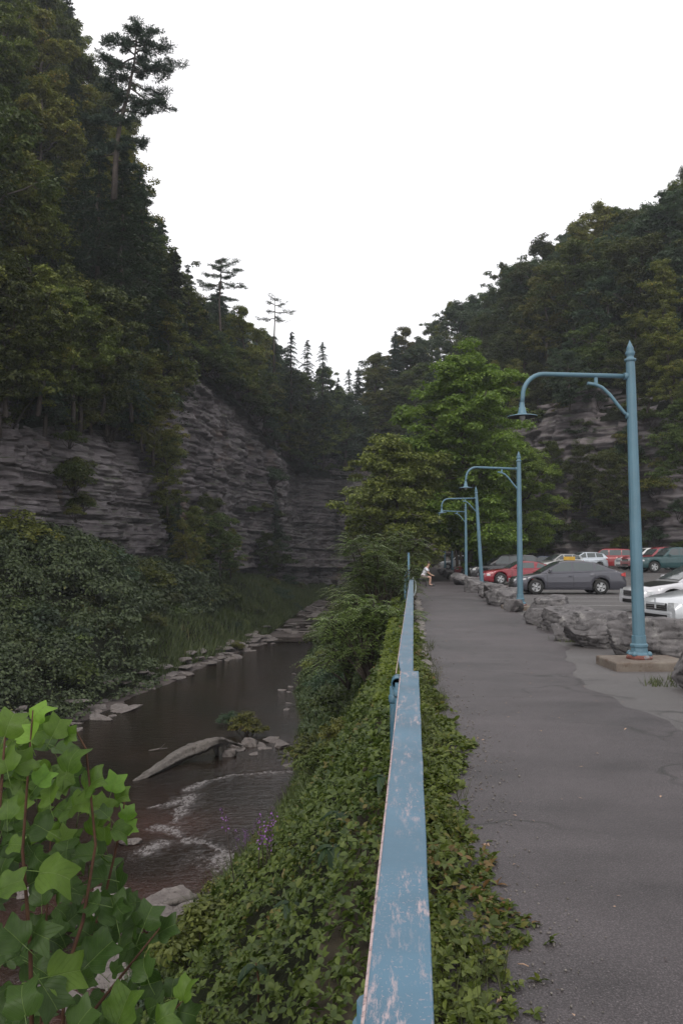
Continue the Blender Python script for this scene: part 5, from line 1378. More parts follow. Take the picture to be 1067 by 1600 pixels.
SUV = dict(name='suv', L=4.7, W=1.88, H=1.76, fx=1.45, rx=-1.32, clear=.25, belt=1.05, wr=.37, hl=.78, tl=.98,
    top=[(-2.35, .65), (-2.32, 1.05), (-2.2, 1.10), (-1, 1.10), (.5, 1.08), (1.15, 1.05), (1.7, 1.0), (2.15, .95), (2.35, .80)],
    cabin=[(-2.28, 1.10), (-2.12, 1.60), (-1.9, 1.70), (-1.0, 1.75), (0, 1.75), (.25, 1.70), (.65, 1.42), (1.12, 1.06)],
    win=[(-2.05, -1.35, .06, 0), (-1.28, -.32, 0, 0), (-.24, .72, 0, -.40)], doors=[(-1.20, -.28), (-.28, .86)], tumble=.74, ws=(-1, -3), rs=(-8, -7))
HATCH = dict(name='hatchback', L=4.1, W=1.72, H=1.48, fx=1.28, rx=-1.22, clear=.2, belt=.92, wr=.31, hl=.63, tl=.90,
    top=[(-2.05, .6), (-2.02, .95), (-1.9, 1.0), (-1, .98), (.4, .94), (.95, .92), (1.5, .82), (1.9, .76), (2.05, .60)],
    cabin=[(-1.98, 1.0), (-1.7, 1.34), (-1.1, 1.45), (-.2, 1.47), (.1, 1.43), (.55, 1.20), (1.0, .92)],
    win=[(-1.62, -.95, .10, 0), (-.88, -.12, 0, 0), (-.04, .72, 0, -.40)], doors=[(-.92, -.08), (-.08, .82)], ws=(-1, -3), rs=(-7, -6))
PICKUP = dict(name='pickup_truck', L=5.5, W=1.96, H=1.80, fx=1.72, rx=-1.62, clear=.32, belt=1.1, wr=.39, hl=.84, tl=.98,
    top=[(-2.75, .75), (-2.72, 1.12), (-2.6, 1.18), (-.9, 1.18), (-.8, 1.16), (.5, 1.14), (1.0, 1.12), (1.7, 1.10), (2.5, 1.04), (2.7, .98), (2.75, .90)],
    cabin=[(-.98, 1.16), (-.86, 1.66), (-.7, 1.76), (-.2, 1.79), (.25, 1.76), (.45, 1.66), (.70, 1.42), (1.02, 1.14)],
    win=[(-.72, -.18, .03, 0), (-.10, .66, 0, -.24)], doors=[(-.84, -.14), (-.14, .86)], tumble=.74, ws=(-1, -3), rs=(-8, -6), bed=(-2.66, -1.0), mirror_x=.6)
CARS = [
 (SEDAN, (.060, .060, .075), P(884, 925, 37.2), 184, 'dark grey sedan parked nose-in right of the second lamp post', 'car'),
 (COUPE, (.20, .012, .022), P(812, 905, 49.5), 190, 'bright red coupe parked just beyond the dark grey sedan', 'car'),
 (SUV, (.030, .030, .034), P(785, 900, 56.0), 188, 'black wagon parked behind the red coupe', 'car'),
 (HATCH, (.36, .35, .34), P(768, 890, 62.5), 188, 'silver car parked beyond the black wagon by the leaning lamp', 'car'),
 (SEDAN, (.20, .03, .035), P(752, 890, 70), 186, 'dark red car between the leaning lamp and the maple trunk', 'car'),
 (SEDAN, (.52, .52, .55), G(1106, 956, .0), 190, 'white sedan with dark reflection painted on its hood behind the boulders at the right edge', 'car'),
 (SEDAN, (.50, .52, .55), G(1182, 985, .0), 194, 'silver car whose cross-barred grille enters at the right edge', 'car'),
 (PICKUP, (.010, .050, .055), P(1050, 889, 61), 188, 'dark teal pickup truck at the right edge under the cliff', 'pickup truck'),
 (PICKUP, (.22, .03, .04), P(1030, 887, 64.5), 192, 'maroon pickup nose showing left of the teal pickup', 'pickup truck'),
 (SUV, (.62, .62, .62), P(1010, 884, 68), 192, 'white high-roofed suv parked behind the maroon pickup', 'suv'),
 (SUV, (.24, .018, .022), P(945, 879, 74), 170, 'red suv parked under the right cliff left of the white suv', 'suv'),
 (HATCH, (.55, .60, .66), P(908, 880, 70), 200, 'pale blue hatchback left of the red suv', 'car'),
 (HATCH, (.48, .48, .47), P(872, 880, 69), 205, 'silver hatchback in the middle of the rear parking row', 'car'),
 (SEDAN, (.05, .06, .10), P(842, 880, 71), 200, 'dark blue car at the left end of the rear parking row', 'car'),
 (SUV, (.68, .70, .72), Vector((5.6, 104, .3)), 185, 'white van glimpsed through the tree trunks, nearest of the far ones', 'van'),
 (SEDAN, (.60, .60, .62), Vector((7.5, 110, .3)), 185, 'white car glimpsed between the far tree trunks', 'car'),
]
for k, (pp, c, pos, rz, lab, cat) in enumerate(CARS):
    pp = dict(pp)
    if k == 2: pp.update(name='wagon')
    if k == 14: pp.update(name='van')
    body = paint('car_paint', c, .35 if k in (0, 3, 11, 12) else .1)
    roofc = None
    car = make_car(pp, body, roofc); x, y = pos.x, pos.y
    car.location = (x, y, float(lot_z(x, y)) + .004); car.rotation_euler = (0, 0, R(rz)); tag(car, lab, cat, 'cars parked in the lot')
    if k == 5:  # white car: dark skin over the hood paints in a dark reflection
        V = []
        for i in range(9):
            x_ = .98 + (2.10 - .98) * i / 8; t_ = interp(pp['top'], x_)
            for f in (-.80, -.4, 0, .4, .80): V.append((x_, pp['W'] / 2 * f * (1 - .05 * i / 8), t_ + .012 + .016 * (1 - f * f)))
        MB().add(V, [(i * 5 + j, i * 5 + j + 1, (i + 1) * 5 + j + 1, (i + 1) * 5 + j) for i in range(8) for j in range(4)], True).build('hood', paint('hood_dark_reflection', (.02, .022, .025)), car)
    if k == 6:
        for f in (-1, 1): pass
        MB().box((2.425, 0, .62), (.02, .05, .22)).build('grille_bar', body, car); MB().box((2.425, 0, .62), (.022, .74, .05)).build('grille_bar', body, car)
y0 = P(889, 879, 60)
yb = empty('yellow_board', (y0.x, y0.y, float(lot_z(y0.x, y0.y)))); tag(yb, 'yellow board on a stand showing above the grey sedan roof', 'board')
MAT['yellow'] = simple('yellow_paint', (.50, .30, .03), .6)
MB().box((0, 0, 1.16), (.80, .05, .42), bev=.01).build('panel', MAT['yellow'], yb)
for s in (-.3, .3): MB().tube([(s, .04, 0), (s, .04, 1.0)], .025, 8).build('leg', MAT['trim'], yb)
# ================================================================== people (small in the picture)
def skin_body(name, joints, edges, radii, mat, parent, root=0, lvl=2):
    me = bpy.data.meshes.new(name); me.from_pydata([tuple(j) for j in joints], edges, [])
    me.materials.append(mat); o = link(name, me, parent)
    sk = o.modifiers.new('skin', 'SKIN'); sk.use_smooth_shade = True
    for v, r in zip(me.skin_vertices[0].data, radii): v.radius = (r, r) if not isinstance(r, tuple) else r; v.use_root = False
    me.skin_vertices[0].data[root].use_root = True
    sb = o.modifiers.new('sub', 'SUBSURF'); sb.levels = lvl; sb.render_levels = lvl
    return o
SKIN = simple('skin', (.42, .25, .19), .55, var=.06)
def person(loc, rz, pose, shirt, shorts, hair, lab):
    rt = empty('person', loc, rz); tag(rt, lab, 'person')
    if pose == 'sit':      # leaning forward, forearms on the knees; faces +x
        J = dict(pel=(0, 0, .50), wa=(.06, 0, .66), ch=(.17, 0, .86), sh=(.24, 0, .99), ne=(.30, 0, 1.06), hb=(.335, 0, 1.12), ht=(.36, 0, 1.24))
        for s, t in ((-1, 'l'), (1, 'r')):
            J['s' + t] = (.22, .17 * s, .97); J['e' + t] = (.33, .21 * s, .72); J['w' + t] = (.50, .12 * s, .60); J['f' + t] = (.575, .08 * s, .575)
            J['h' + t] = (.03, .09 * s, .48); J['k' + t] = (.44, .13 * s, .50); J['a' + t] = (.40, .13 * s, .09); J['t' + t] = (.56, .14 * s, .035)
    else:
        J = dict(pel=(0, 0, .93), wa=(0, 0, 1.06), ch=(.01, 0, 1.25), sh=(0, 0, 1.40), ne=(.01, 0, 1.48), hb=(.02, 0, 1.54), ht=(.03, 0, 1.67))
        for s, t in ((-1, 'l'), (1, 'r')):
            J['s' + t] = (0, .18 * s, 1.38); J['e' + t] = (-.02, .23 * s, 1.10); J['w' + t] = (.06, .24 * s, .86); J['f' + t] = (.08, .24 * s, .78)
            J['h' + t] = (0, .09 * s, .90); J['k' + t] = (.04 + .05 * s, .10 * s, .49); J['a' + t] = (-.02 + .09 * s, .10 * s, .09); J['t' + t] = (.12 + .09 * s, .11 * s, .035)
    RD = dict(pel=.115, wa=.105, ch=.12, sh=.09, ne=.052, hb=.075, ht=.082, s=.055, e=.040, w=.030, f=.034, h=.085, k=.058, a=.040, t=.035)
    names = list(J); idx = {n_: i for i, n_ in enumerate(names)}; rad = [RD.get(n_, RD.get(n_[0], .05)) for n_ in names]
    E = [('pel', 'wa'), ('wa', 'ch'), ('ch', 'sh'), ('sh', 'ne'), ('ne', 'hb'), ('hb', 'ht')]
    for t in 'lr': E += [('sh', 's' + t), ('s' + t, 'e' + t), ('e' + t, 'w' + t), ('w' + t, 'f' + t), ('pel', 'h' + t), ('h' + t, 'k' + t), ('k' + t, 'a' + t), ('a' + t, 't' + t)]
    skin_body('body', [J[n_] for n_ in names], [(idx[a], idx[b]) for a, b in E], rad, SKIN, rt)
    hd = Vector(J['ht']); up = (hd - Vector(J['hb'])).normalized()
    def sub(keys, extra, nm, mat, grow):
        js = [J[k] for k in keys]; ix = {k: i for i, k in enumerate(keys)}; ed = [(ix[a], ix[b]) for a, b in E if a in ix and b in ix]; rr = [RD.get(k, RD.get(k[0], .05)) + grow for k in keys]
        for (a, b, f) in extra:
            p_ = Vector(J[a]).lerp(Vector(J[b]), f); js.append(tuple(p_)); rr.append((RD.get(a, RD.get(a[0], .05)) * (1 - f) + RD.get(b, RD.get(b[0], .05)) * f) + grow + .008); ed.append((ix[a], len(js) - 1))
        skin_body(nm, js, ed, rr, mat, rt)
    sub(['wa', 'ch', 'sh', 'sl', 'sr'], [('sl', 'el', .75), ('sr', 'er', .75), ('wa', 'pel', .6)], 'shirt', shirt, .022)
    sub(['pel', 'hl', 'hr'], [('hl', 'kl', .8), ('hr', 'kr', .8)], 'shorts', shorts, .018)
    hm = MB(); c = hd + up * .02; n_ = 12; V = []
    for i in range(7):
        for j in range(n_):
            a = PI * .56 * i / 6; b = 2 * PI * j / n_; V.append(c + Vector((-.018 + .098 * math.sin(a) * math.cos(b), .090 * math.sin(a) * math.sin(b), .108 * math.cos(a) + .008)))
    hm.add(V, [(i * n_ + j, i * n_ + (j + 1) % n_, (i + 1) * n_ + (j + 1) % n_, (i + 1) * n_ + j) for i in range(6) for j in range(n_)], True); hm.build('hair', hair, rt)
    f = c + Vector((.088, 0, -.03)); MB().lathe([(.0, .03), (.012, .012), (.016, -.01), (.0, -.012)], 8, tuple(f), cap=False).build('nose', SKIN, rt)
    for s in (-1, 1):
        MB().lathe([(0, -.008), (.009, 0), (0, .008)], 8, (f.x - .012, s * .030, f.z + .022), axis='x', cap=False).build('eye', MAT['trim'], rt)
        MB().lathe([(0, -.01), (.022, 0), (0, .01)], 8, (c.x, s * .088, c.z - .01), axis='y', cap=False).build('ear', SKIN, rt)
        tt = 'l' if s < 0 else 'r'; tp = Vector(J['t' + tt]); MB().box((tp.x - .04, tp.y, .035), (.27, .095, .075), bev=.03).build('shoe', MAT['trim'] if pose == 'sit' else MAT['trim'], rt)
        hp = Vector(J['f' + tt]); dr = (hp - Vector(J['w' + tt])).normalized()
        hb_ = MB()
        for q in range(4): hb_.tube([hp + Vector((0, (q - 1.5) * .018, 0)), hp + Vector((0, (q - 1.5) * .02, 0)) + dr * .05, hp + Vector((0, (q - 1.5) * .02, 0)) + dr * .08 + Vector((-.01, 0, -.02))], [.010, .009, .006], 6)
        hb_.tube([hp + Vector((0, -s * .025, 0)), hp + dr * .03 + Vector((0, -s * .05, 0))], [.011, .008], 6); hb_.build('fingers', SKIN, rt)
    return rt
WHITE = simple('white_shirt', (.62, .62, .68), .8); RED = simple('red_shirt', (.34, .03, .05), .8); SHORT = simple('shorts_cloth', (.16, .13, .12), .9); HAIR = simple('dark_hair', (.03, .02, .015), .7)
sp = P(660, 910, 45.5)
person((sp.x, 45.5, .02), R(-8), 'sit', WHITE, SHORT, HAIR, 'seated person in white t-shirt and shorts leaning forward by the rail')
st_ = empty('stool', (sp.x + .02, 45.5, .02)); tag(st_, 'low dark stool under the seated person', 'stool')
MB().box((0, 0, .38), (.42, .46, .06), bev=.015).build('seat', simple('dark_seat', (.03, .035, .035), .7), st_)
for a in (-.17, .17):
    for b in (-.19, .19): MB().tube([(a, b, 0), (a, b, .36)], .022, 8).build('leg', MAT['trim'], st_)
rp_ = P(645, 905, 62); person((rp_.x - .15, 62, .02), R(-70), 'stand', RED, simple('dark_shorts', (.02, .02, .03), .9), HAIR, 'distant standing person in a red shirt just left of the seated one')
# ================================================================== sumacs
MAT['stem'] = simple('woody_stem', (.035, .026, .02), .8, bump=.3)
SUM = leafmat('sumac_leaf', (.058, .092, .022), (.120, .168, .042), (.12, .15, .04), .05, .25, .4)
def frond_geo(a, d, L, rng, droop=.35, n=11, s=.11):
    d = d / np.linalg.norm(d); side = unit(np.cross(d, [0, 0, 1.0])); C = []; N = []; T = []; LL = []; pts = []
    for i in range(n + 1):
        t = i / n; p = a + d * L * t + np.array([0, 0, -droop * L * t * t + .12 * L * t]); pts.append(p)
        if i > 1:
            for sg in (-1, 1): C.append(p); N.append(np.array([0, 0, 1]) + rng.normal(size=3) * .12); T.append(side * sg * .9 + d * .45 + [0, 0, -.22]); LL.append(s * (1.15 - .55 * t) * rng.uniform(.9, 1.1))
    LL = np.array(LL); return leaf_geo6(np.array(C), np.array(N), LL, LL * .30, rng, np.array(T)), pts
def sumac(seed, H, R0, nf, stems):
    rng = np.random.default_rng(seed); geo = []; wd = []
    for st0 in range(stems):
        th = rng.uniform(0, 2 * PI); q = rng.uniform(.1, 1) * R0; hh = H * rng.uniform(.2, 1.0)
        tip = np.array([math.cos(th) * q, math.sin(th) * q, hh]); wd.append((curve_pts((0, 0, -.3), tip, rng, 4, .1, .08), [.045, .038, .03, .022, .014]))
        for k in range(nf):
            a = k * 2.399 + rng.uniform(-.2, .2); el = rng.uniform(-.15, .75); d = np.array([math.cos(a) * math.cos(el), math.sin(a) * math.cos(el), math.sin(el)])
            g_, pts = frond_geo(tip - [0, 0, .03 * k * H / 3], d, rng.uniform(.55, .85), rng, .55, 11, .17); geo.append(g_); wd.append((pts[::3], [.009, .007, .006, .004]))
    return wood(wd, 5), cat_geo(geo)
PROTO['sumac'] = None
wd, (V, F) = sumac(5, 2.9, 1.2, 16, 20); PROTO['sumac'] = (wd.mesh('stem', MAT['stem']), mesh_np('foliage', V, F, SUM))
wd, (V, F) = sumac(6, 2.0, 1.1, 15, 18); PROTO['sumac2'] = (wd.mesh('stem', MAT['stem']), mesh_np('foliage', V, F, SUM))
for (px, py, Y, kd, s, r, lab) in [(590, 962, 26, 'sumac', .95, 0, 'tall sumac with layered drooping fronds just left of the upright post'),
        (575, 1050, 21, 'sumac2', 1.0, 2, 'lower sumac with pale fronds below the far handrail'),
        (545, 1060, 24, 'sumac2', 1.0, 4, 'sumac spreading over the river edge left of the lower sumac'),
        (615, 930, 31, 'sumac', .9, 1, 'shaded sumac behind the tall one by the rail'),
        (560, 975, 34, 'sumac', .95, 3, 'dark sumac behind, closest to the far river bend')]:
    p = P(px, py, Y); plant(kd, tuple(p), s, r, (0, 0), lab, 'shrub', 'sumac_shrub')
# ================================================================== tulip tree sapling, near left
def tulip_leaf(seed, curl=.12, fold=.10, pet=-.55):
    rng = np.random.default_rng(seed)
    half = [(0.00, 0.02), (.11, -.03), (.24, -.01), (.36, .05), (.46, .15), (.52, .27), (.46, .34), (.40, .41), (.37, .49), (.385, .60), (.405, .72), (.40, .86), (.31, .83), (.21, .78), (.10, .735), (0.0, .72)]
    hp_ = np.array(half); fine_ = []
    for i_ in range(len(hp_) - 1):
        a0, a1, a2, a3 = hp_[max(i_ - 1, 0)], hp_[i_], hp_[i_ + 1], hp_[min(i_ + 2, len(hp_) - 1)]
        for f_ in (0, .5): fine_.append(tuple(.5 * (2 * a1 + (a2 - a0) * f_ + (2 * a0 - 5 * a1 + 4 * a2 - a3) * f_ ** 2 + (-a0 + 3 * a1 - 3 * a2 + a3) * f_ ** 3)))
    half = fine_ + [half[-1]]
    mids = [(0, max(0.0, y * .98)) for _, y in half]
    V = []; F = []
    def zz(x, y): return fold * abs(x) - curl * (y - .3) ** 2 * 1.6 + .05 * math.sin(y * 9 + seed) * abs(x) * 2 - .22 * max(0, abs(x) - .28) + .02 * math.sin(x * 14 + seed * 2) * (y)
    for sg in (-1, 1):
        off = len(V)
        for (x, y), (mx, my) in zip(half, mids):
            my = min(max(my, 0), .72)
            for f in (0, .33, .66, 1):
                X = sg * x * f; Y = my + (y - my) * f; V.append((X, Y, zz(X, Y)))
        for i in range(len(half) - 1):
            for j in range(3):
                a = off + i * 4 + j; q = (a, a + 4, a + 5, a + 1) if sg > 0 else (a, a + 1, a + 5, a + 4); F.append(q)
    mb = MB(); mb.add(V, F, True)
    mb.tube([(0, .03, -.004), (0, -.25, -.02), (.0, -.55, -.14)], [.012, .010, .013], 6)
    me = mb.mesh('leaf', None); return me
def m_tulip(name, c1, c2, edge):
    t = NT(name); xyz = t.sep(t.coord()); ax = t.math('ABSOLUTE', xyz[0])
    midrib = t.ramp(ax, .006, .014, 1, 0)
    w = t.math('SUBTRACT', xyz[1], t.math('MULTIPLY', ax, 1.05)); fr = t.math('ABSOLUTE', t.math('SUBTRACT', t.math('FRACT', t.math('MULTIPLY', w, 6.5)), .5))
    vein = t.ramp(fr, .0, .05, .55, 0)
    v = t.math('MAXIMUM', midrib, vein)
    isl = t.rnd()
    b = t.mix(isl, c1, c2); b = t.mix(t.ramp(t.noise(5, 3), .35, .7, 0, .35), b, tuple(x * 1.35 for x in c2))
    b = t.mix(t.math('MULTIPLY', v, .55), b, (.17, .24, .08))
    b = t.mix(t.ramp(t.noise(22, 4, .7), .66, .72, 0, .7), b, (.06, .045, .015))
    t.bsdf(b, .5, t.bump(t.math('SUBTRACT', 1.0, v), .5, .015), 0, .35)
    tr = t.n('ShaderNodeBsdfTranslucent'); t.l(t.mix(1.0, b, (1.2, 1.5, .4), 'MULTIPLY'), tr.inputs[0])
    ms = t.n('ShaderNodeMixShader'); ms.inputs[0].default_value = .35
    t.l(t.p.outputs[0], ms.inputs[1]); t.l(tr.outputs[0], ms.inputs[2]); t.l(ms.outputs[0], t.out.inputs[0]); return t.m
TL = [m_tulip('tulip_leaf_green', (.045, .090, .012), (.085, .145, .018), None), m_tulip('tulip_leaf_young', (.085, .175, .022), (.14, .25, .030), None), m_tulip('tulip_leaf_dark', (.020, .045, .008), (.040, .078, .014), None)]  # darkest green goes to the lower leaves and some upper ones
lm_ = []
for m_i in range(3):
    row = []
    for s in range(4):
        me = tulip_leaf(s + 1, [.25, .5, .12, .7][s], [.22, .38, .50, .12][s]); me.materials.append(TL[m_i]); row.append(me)
    lm_.append(row)
sap = empty('tulip_tree_sapling', (-1.35, 2.3, -1.2)); tag(sap, 'young tulip tree with broad notched bright leaves at the lower left', 'sapling')
SL = Vector(sap.location); rr = random.Random(12)
MAT['red_stem'] = m_rock('reddish_stem', (.055, .026, .016), (.085, .045, .026), (.04, .018, .014), None, sc=10, bd=.003)
STEMS = [[(52, 1700, 1.9), (48, 1480, 1.9), (36, 1330, 1.9), (45, 1200, 1.92), (52, 1110, 1.95)], [(50, 1640, 1.9), (90, 1560, 1.95), (130, 1440, 2.0), (150, 1320, 2.0), (135, 1170, 2.0), (118, 1140, 2.0)],
         [(95, 1720, 2.2), (100, 1560, 2.2), (160, 1420, 2.2), (190, 1290, 2.2), (198, 1230, 2.2)], [(100, 1720, 2.1), (130, 1600, 2.1), (210, 1500, 2.1), (250, 1450, 2.1)], [(-20, 1650, 1.8), (-10, 1400, 1.8), (5, 1200, 1.8), (10, 1130, 1.8)],
         [(150, 1750, 2.0), (230, 1620, 2.0), (290, 1560, 2.0)], [(60, 1700, 2.3), (70, 1500, 2.3), (80, 1300, 2.3)]]
for sidx, stn in enumerate(STEMS):
    pts = [P(a, b, y) - SL for a, b, y in stn]
    MB().tube(pts, [.006 * (1 - .72 * i / (len(pts) - 1)) for i in range(len(pts))], 8).build('stem', MAT['red_stem'], sap)
def put_leaf(px, py, Y, size_px, ang, tilt, mi, roll=0.0):
    """leaf blade centred near a point; ang is where the tip points (0 up the picture, clockwise), tilt lifts it towards the viewer"""
    c = P(px, py, Y) - SL; s = size_px / FPX * Y * .53
    o = link('leaf', lm_[mi][rr.randrange(4)], sap)
    # leaf plane faces up and towards the path; build frame
    a = R(ang); up = Vector((math.sin(a), -.0, math.cos(a)))
    nrm = Vector((rr.uniform(-.65, .65) + roll, -math.cos(tilt), math.sin(tilt))).normalized()
    y = (up - nrm * up.dot(nrm)).normalized(); x = y.cross(nrm).normalized()
    m = Matrix((x, y, nrm)).transposed().to_4x4(); m.translation = c - y * .4 * s
    o.matrix_local = m @ Matrix.Scale(s, 4); return o
HERO = [(62, 1112, 2.0, 78, 20, .5, 1), (48, 1142, 1.95, 92, -35, .6, 1), (90, 1135, 1.98, 80, 30, .4, 0), (112, 1185, 1.97, 96, 5, .45, 0), (15, 1130, 1.8, 100, 15, .3, 0), (8, 1185, 1.8, 100, -20, .4, 0), (40, 1190, 1.85, 85, 60, .5, 0),
        (112, 1148, 1.99, 60, 80, .3, 0), (145, 1222, 2.0, 95, 55, .5, 0), (125, 1255, 2.0, 90, 85, .7, 0), (70, 1215, 1.9, 70, 30, .6, 1), (78, 1240, 1.9, 90, -40, .6, 0), (180, 1222, 2.15, 70, 20, .4, 1), (190, 1245, 2.15, 62, 70, .6, 0),
        (200, 1268, 2.2, 55, 10, .4, 1), (204, 1292, 2.2, 50, 70, .6, 1), (160, 1262, 2.1, 80, 100, .8, 0), (190, 1300, 2.1, 70, 95, .8, 0), (12, 1262, 1.8, 80, -10, .5, 0), (20, 1380, 1.85, 95, 60, .8, 0), (88, 1365, 1.9, 130, 88, .9, 0), (60, 1290, 1.9, 90, -60, .7, 2),
        (35, 1560, 1.8, 120, -20, .5, 2), (105, 1520, 1.95, 130, 70, .7, 0), (160, 1485, 2.0, 120, 40, .5, 2), (178, 1420, 2.05, 105, -10, .6, 2), (232, 1430, 2.1, 90, 20, .5, 2), (262, 1450, 2.15, 80, 60, .6, 2), (195, 1570, 2.0, 120, 10, .5, 0),
        (290, 1545, 2.0, 80, 0, .5, 0), (255, 1590, 1.95, 90, 60, .5, 0), (130, 1590, 1.9, 110, 30, .5, 2), (60, 1460, 1.9, 110, 110, .7, 2), (20, 1460, 1.85, 110, -50, .6, 2), (80, 1560, 1.9, 120, 150, .8, 2), (225, 1510, 2.05, 90, -40, .6, 2), (210, 1450, 2.1, 80, 160, .8, 2)]
for h in HERO: put_leaf(*h)
for k in range(262):
    py = rr.uniform(1130, 1640); mx = np.interp(py, [1120, 1200, 1300, 1340, 1420, 1500, 1600], [60, 130, 190, 165, 230, 270, 310]); px = rr.uniform(-60, mx)
    put_leaf(px, py, rr.uniform(2.0, 2.6), rr.uniform(50, 92), rr.uniform(-130, 130), rr.uniform(.1, 1.2), 2 if py > 1330 or rr.random() < .5 else 0)
# ================================================================== coarse-leaved plants, flowers, litter on the bank
def on_bank(px, py, h=.3):
    for Y_ in np.arange(1.2, 40, .1):
        p = P(px, py, Y_); xe_ = float(right_edge(Y_)); T_ = np.clip((p.x - x0) / (xe_ - x0), 0, 1)
        if p.z <= float(bank_xz(np.array(T_), np.array(Y_))[1]) + h: return p
    return P(px, py, 10)
def lance_plant(px, py, Y, leaves, lab):
    o = empty('broad_leaf_plant', tuple(on_bank(px, py, .22))); o.scale = (.85,) * 3; tag(o, lab, 'plant')
    mt = LANCE
    MB().tube([(0, 0, -.5), (.02, 0, -.1), (0, 0, .02)], [.008, .006, .004], 6).build('stem', MAT['red_stem'], o)
    for (az, dn, s) in leaves:
        V = []; F = []; n = 8
        for i in range(n + 1):
            t = i / n; w = .24 * math.sin(PI * min(1, t * .92 + .06)) ** .8 * s; x = s * (t - .12 * dn * t); z = s * (-dn * t * t * .9 + .06)
            for q in (-1, -.5, 0, .5, 1): V.append((x, q * w, z + abs(q) * .10 * s * math.sin(PI * t)))
        F = [(i * 5 + j, i * 5 + j + 1, (i + 1) * 5 + j + 1, (i + 1) * 5 + j) for i in range(n) for j in range(4)]
        MB().add(V, F, True).build('leaf', mt, o, rot=(0, 0, az))
    return o
LANCE = m_tulip('lance_leaf', (.016, .034, .016), (.028, .052, .024), None)
lance_plant(530, 1272, 4.6, [(3.3, .5, .17), (-1.2, 1.3, .20), (.4, .7, .12), (1.6, .5, .14), (2.5, .4, .12)], 'dark drooping three-leaved plant on the bank, upper of two beside the rail')
lance_plant(520, 1325, 4.0, [(3.2, .6, .17), (-1.4, 1.3, .18), (-2.4, .8, .14), (.5, .6, .14), (1.8, .4, .14)], 'dark drooping three-leaved plant on the bank, lower of two beside the rail')
lance_plant(455, 1412, 3.6, [(3.4, .3, .13), (-.3, .4, .10), (-1.8, .6, .12), (1.2, .5, .11)], 'grey-green broad-leaved plant low on the near bank')
lance_plant(600, 1215, 5.2, [(3.0, .4, .15), (2.2, .4, .13), (-1.9, .9, .14), (.2, .5, .12)], 'dark broad-leaved plant against the rail')
lance_plant(400, 1510, 3.0, [(3.9, .5, .13), (-2.4, .7, .13), (-.6, .5, .10), (1.5, .3, .1)], 'shaded broad-leaved plant at the bottom of the bank')
MAT['purple'] = simple('purple_flower', (.22, .09, .30), .7)
def loosestrife(px, py, Y, n, lab):
    o = empty('wildflower', tuple(on_bank(px, py + 25, .1))); tag(o, lab, 'flower'); r_ = np.random.default_rng(px)
    st_ = MB(); C = []
    for k in range(n):
        b = Vector((r_.normal() * .12, r_.normal() * .12, -.3)); t_ = b + Vector((r_.normal() * .12, r_.normal() * .1, .72 + r_.uniform(0, .3))); st_.tube([b, t_], [.006, .004], 5)
        for q in range(26): C.append(t_ + (b - t_) * r_.random() * .32 + Vector(r_.normal(size=3) * .018))
    st_.build('stem', MAT['stem'], o); C = np.array(C); V, F = leaf_geo(C, r_.normal(size=C.shape) + [0, 0, .4], .022, .016, r_); link('flower_head', mesh_np('flower_head', V, F, MAT['purple']), o)['kind'] = 'stuff'
loosestrife(378, 1312, 10.5, 9, 'purple loosestrife cluster by the water, higher of two'); loosestrife(398, 1345, 9.4, 6, 'purple loosestrife cluster by the water, lower of two')
MAT['dry_leaf'] = simple('dry_leaf', (.36, .24, .17), .8)
def litter(px, py, s, rz, lab, twig=False):
    p = G(px, py, .026)
    if twig: o = MB().tube([(-s, 0, 0), (0, .004, .003), (s, 0, 0)], [.002, .003, .002], 5).build('twig', MAT['dry_leaf'])
    else:
        V = [(-s, 0, 0), (-.3 * s, .42 * s, .012), (.1 * s, .2 * s, .008), (.5 * s, .4 * s, .02), (s, 0, .004), (.4 * s, -.3 * s, .018), (0, -.18 * s, .006), (-.4 * s, -.38 * s, .014), (0, 0, .002)]
        o = MB().add(V, [(i, (i + 1) % 8, 8) for i in range(8)]).build('fallen_leaf', MAT['dry_leaf'])
    o.location = p; o.rotation_euler = (0, 0, rz); tag(o, lab, 'twig' if twig else 'leaf')
litter(758, 1322, .028, -.6, 'curled tan leaf lying on the asphalt beside the creeper')
litter(817, 1508, .022, -.4, 'thin pale twig lying on the asphalt near the camera', True)
litter(780, 1566, .014, .5, 'small brown leaf scrap by the creeper at the bottom')
for k, (px, py, s) in enumerate([(803, 1267, .010), (716, 1209, .012), (735, 1214, .010), (849, 1534, .008), (877, 1543, .010), (750, 1336, .008)]):
    p = G(px, py, .028); m_ = boulder_mesh(600 + k, (s * 1.6, s, s), 5); m_.materials[0] = MAT['edging']; o = link('pebble', m_, None, loc=tuple(p)); o.location.z = .017
    tag(o, ['pale pebble alone in the middle of the near path', 'white pebble at the creeper edge, left of its pair', 'white pebble at the creeper edge, right of its pair', 'pale pebble right below the twig', 'pale pebble farthest right near the twig', 'pale pebble beside the curled leaf'][k], 'pebble')
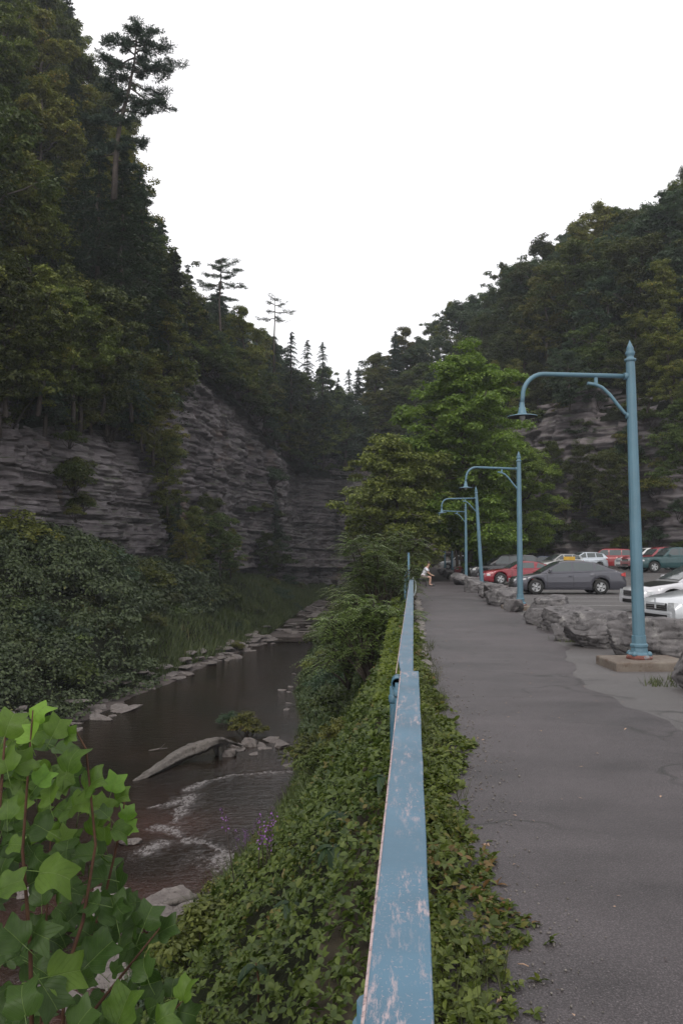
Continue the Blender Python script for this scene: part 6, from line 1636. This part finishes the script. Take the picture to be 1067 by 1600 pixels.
# loose grit and leaf crumbs along the path edge
rng = np.random.default_rng(88); n = 900
y = 1.5 + 12 * rng.random(n) ** 1.3; x = np.interp(y, [1, 3, 3.8, 5.2, 7.2, 9.5, 14], [.22, .36, .52, .30, .52, .3, .2]) + np.abs(rng.normal(size=n)) * .16 - .03
V = []; F = []
for i in range(n):
    s = rng.uniform(.002, .006) * (1 + y[i] / 12); c = np.array([x[i], y[i], .018 + s * .4]); o_ = len(V)
    for d_ in ((1, 0, 0), (0, 1, 0), (-1, 0, 0), (0, -1, 0), (0, 0, 1), (0, 0, -1)): V.append(c + np.array(d_) * s * rng.uniform(.6, 1.4, 3))
    F += [(o_, o_ + 1, o_ + 4), (o_ + 1, o_ + 2, o_ + 4), (o_ + 2, o_ + 3, o_ + 4), (o_ + 3, o_, o_ + 4), (o_ + 1, o_, o_ + 5), (o_ + 2, o_ + 1, o_ + 5), (o_ + 3, o_ + 2, o_ + 5), (o_, o_ + 3, o_ + 5)]
stuff('gravel', mesh_np('gravel', V, F, MAT['edging']), 'loose grit scattered along the ragged path edge', 'gravel')
n = 260; y = 1.6 + 24 * rng.random(n) ** 1.2; x = .2 + 2.9 * rng.random(n) ** 1.7
V, F = leaf_geo(np.stack([x, y, 0 * x + .024], -1), np.array([0, 0, 1.]) + rng.normal(size=(n, 3)) * .25, rng.uniform(.012, .035, n), rng.uniform(.006, .018, n), rng)
stuff('leaf_litter', mesh_np('leaf_litter', V, F, MAT['dry_leaf']), 'tiny dry leaf scraps strewn over the path', 'leaf litter')
# ================================================================== haze filling the gorge
hz = MB(); hz.box((10, 60, 31.5), (420, 420, 76)); ho = hz.mesh('haze', None); o = link('haze', ho); tag(o, 'thin pale haze in the air of the gorge', 'haze', None, 'stuff')
hm = bpy.data.materials.new('haze_air'); hm.use_nodes = True; ht = hm.node_tree; ht.nodes.clear()
ho_ = ht.nodes.new('ShaderNodeOutputMaterial'); pv = ht.nodes.new('ShaderNodeVolumePrincipled'); pv.inputs['Color'].default_value = (.86, .92, 1, 1); pv.inputs['Density'].default_value = .0004
ht.links.new(pv.outputs[0], ho_.inputs['Volume']); ho.materials.append(hm)
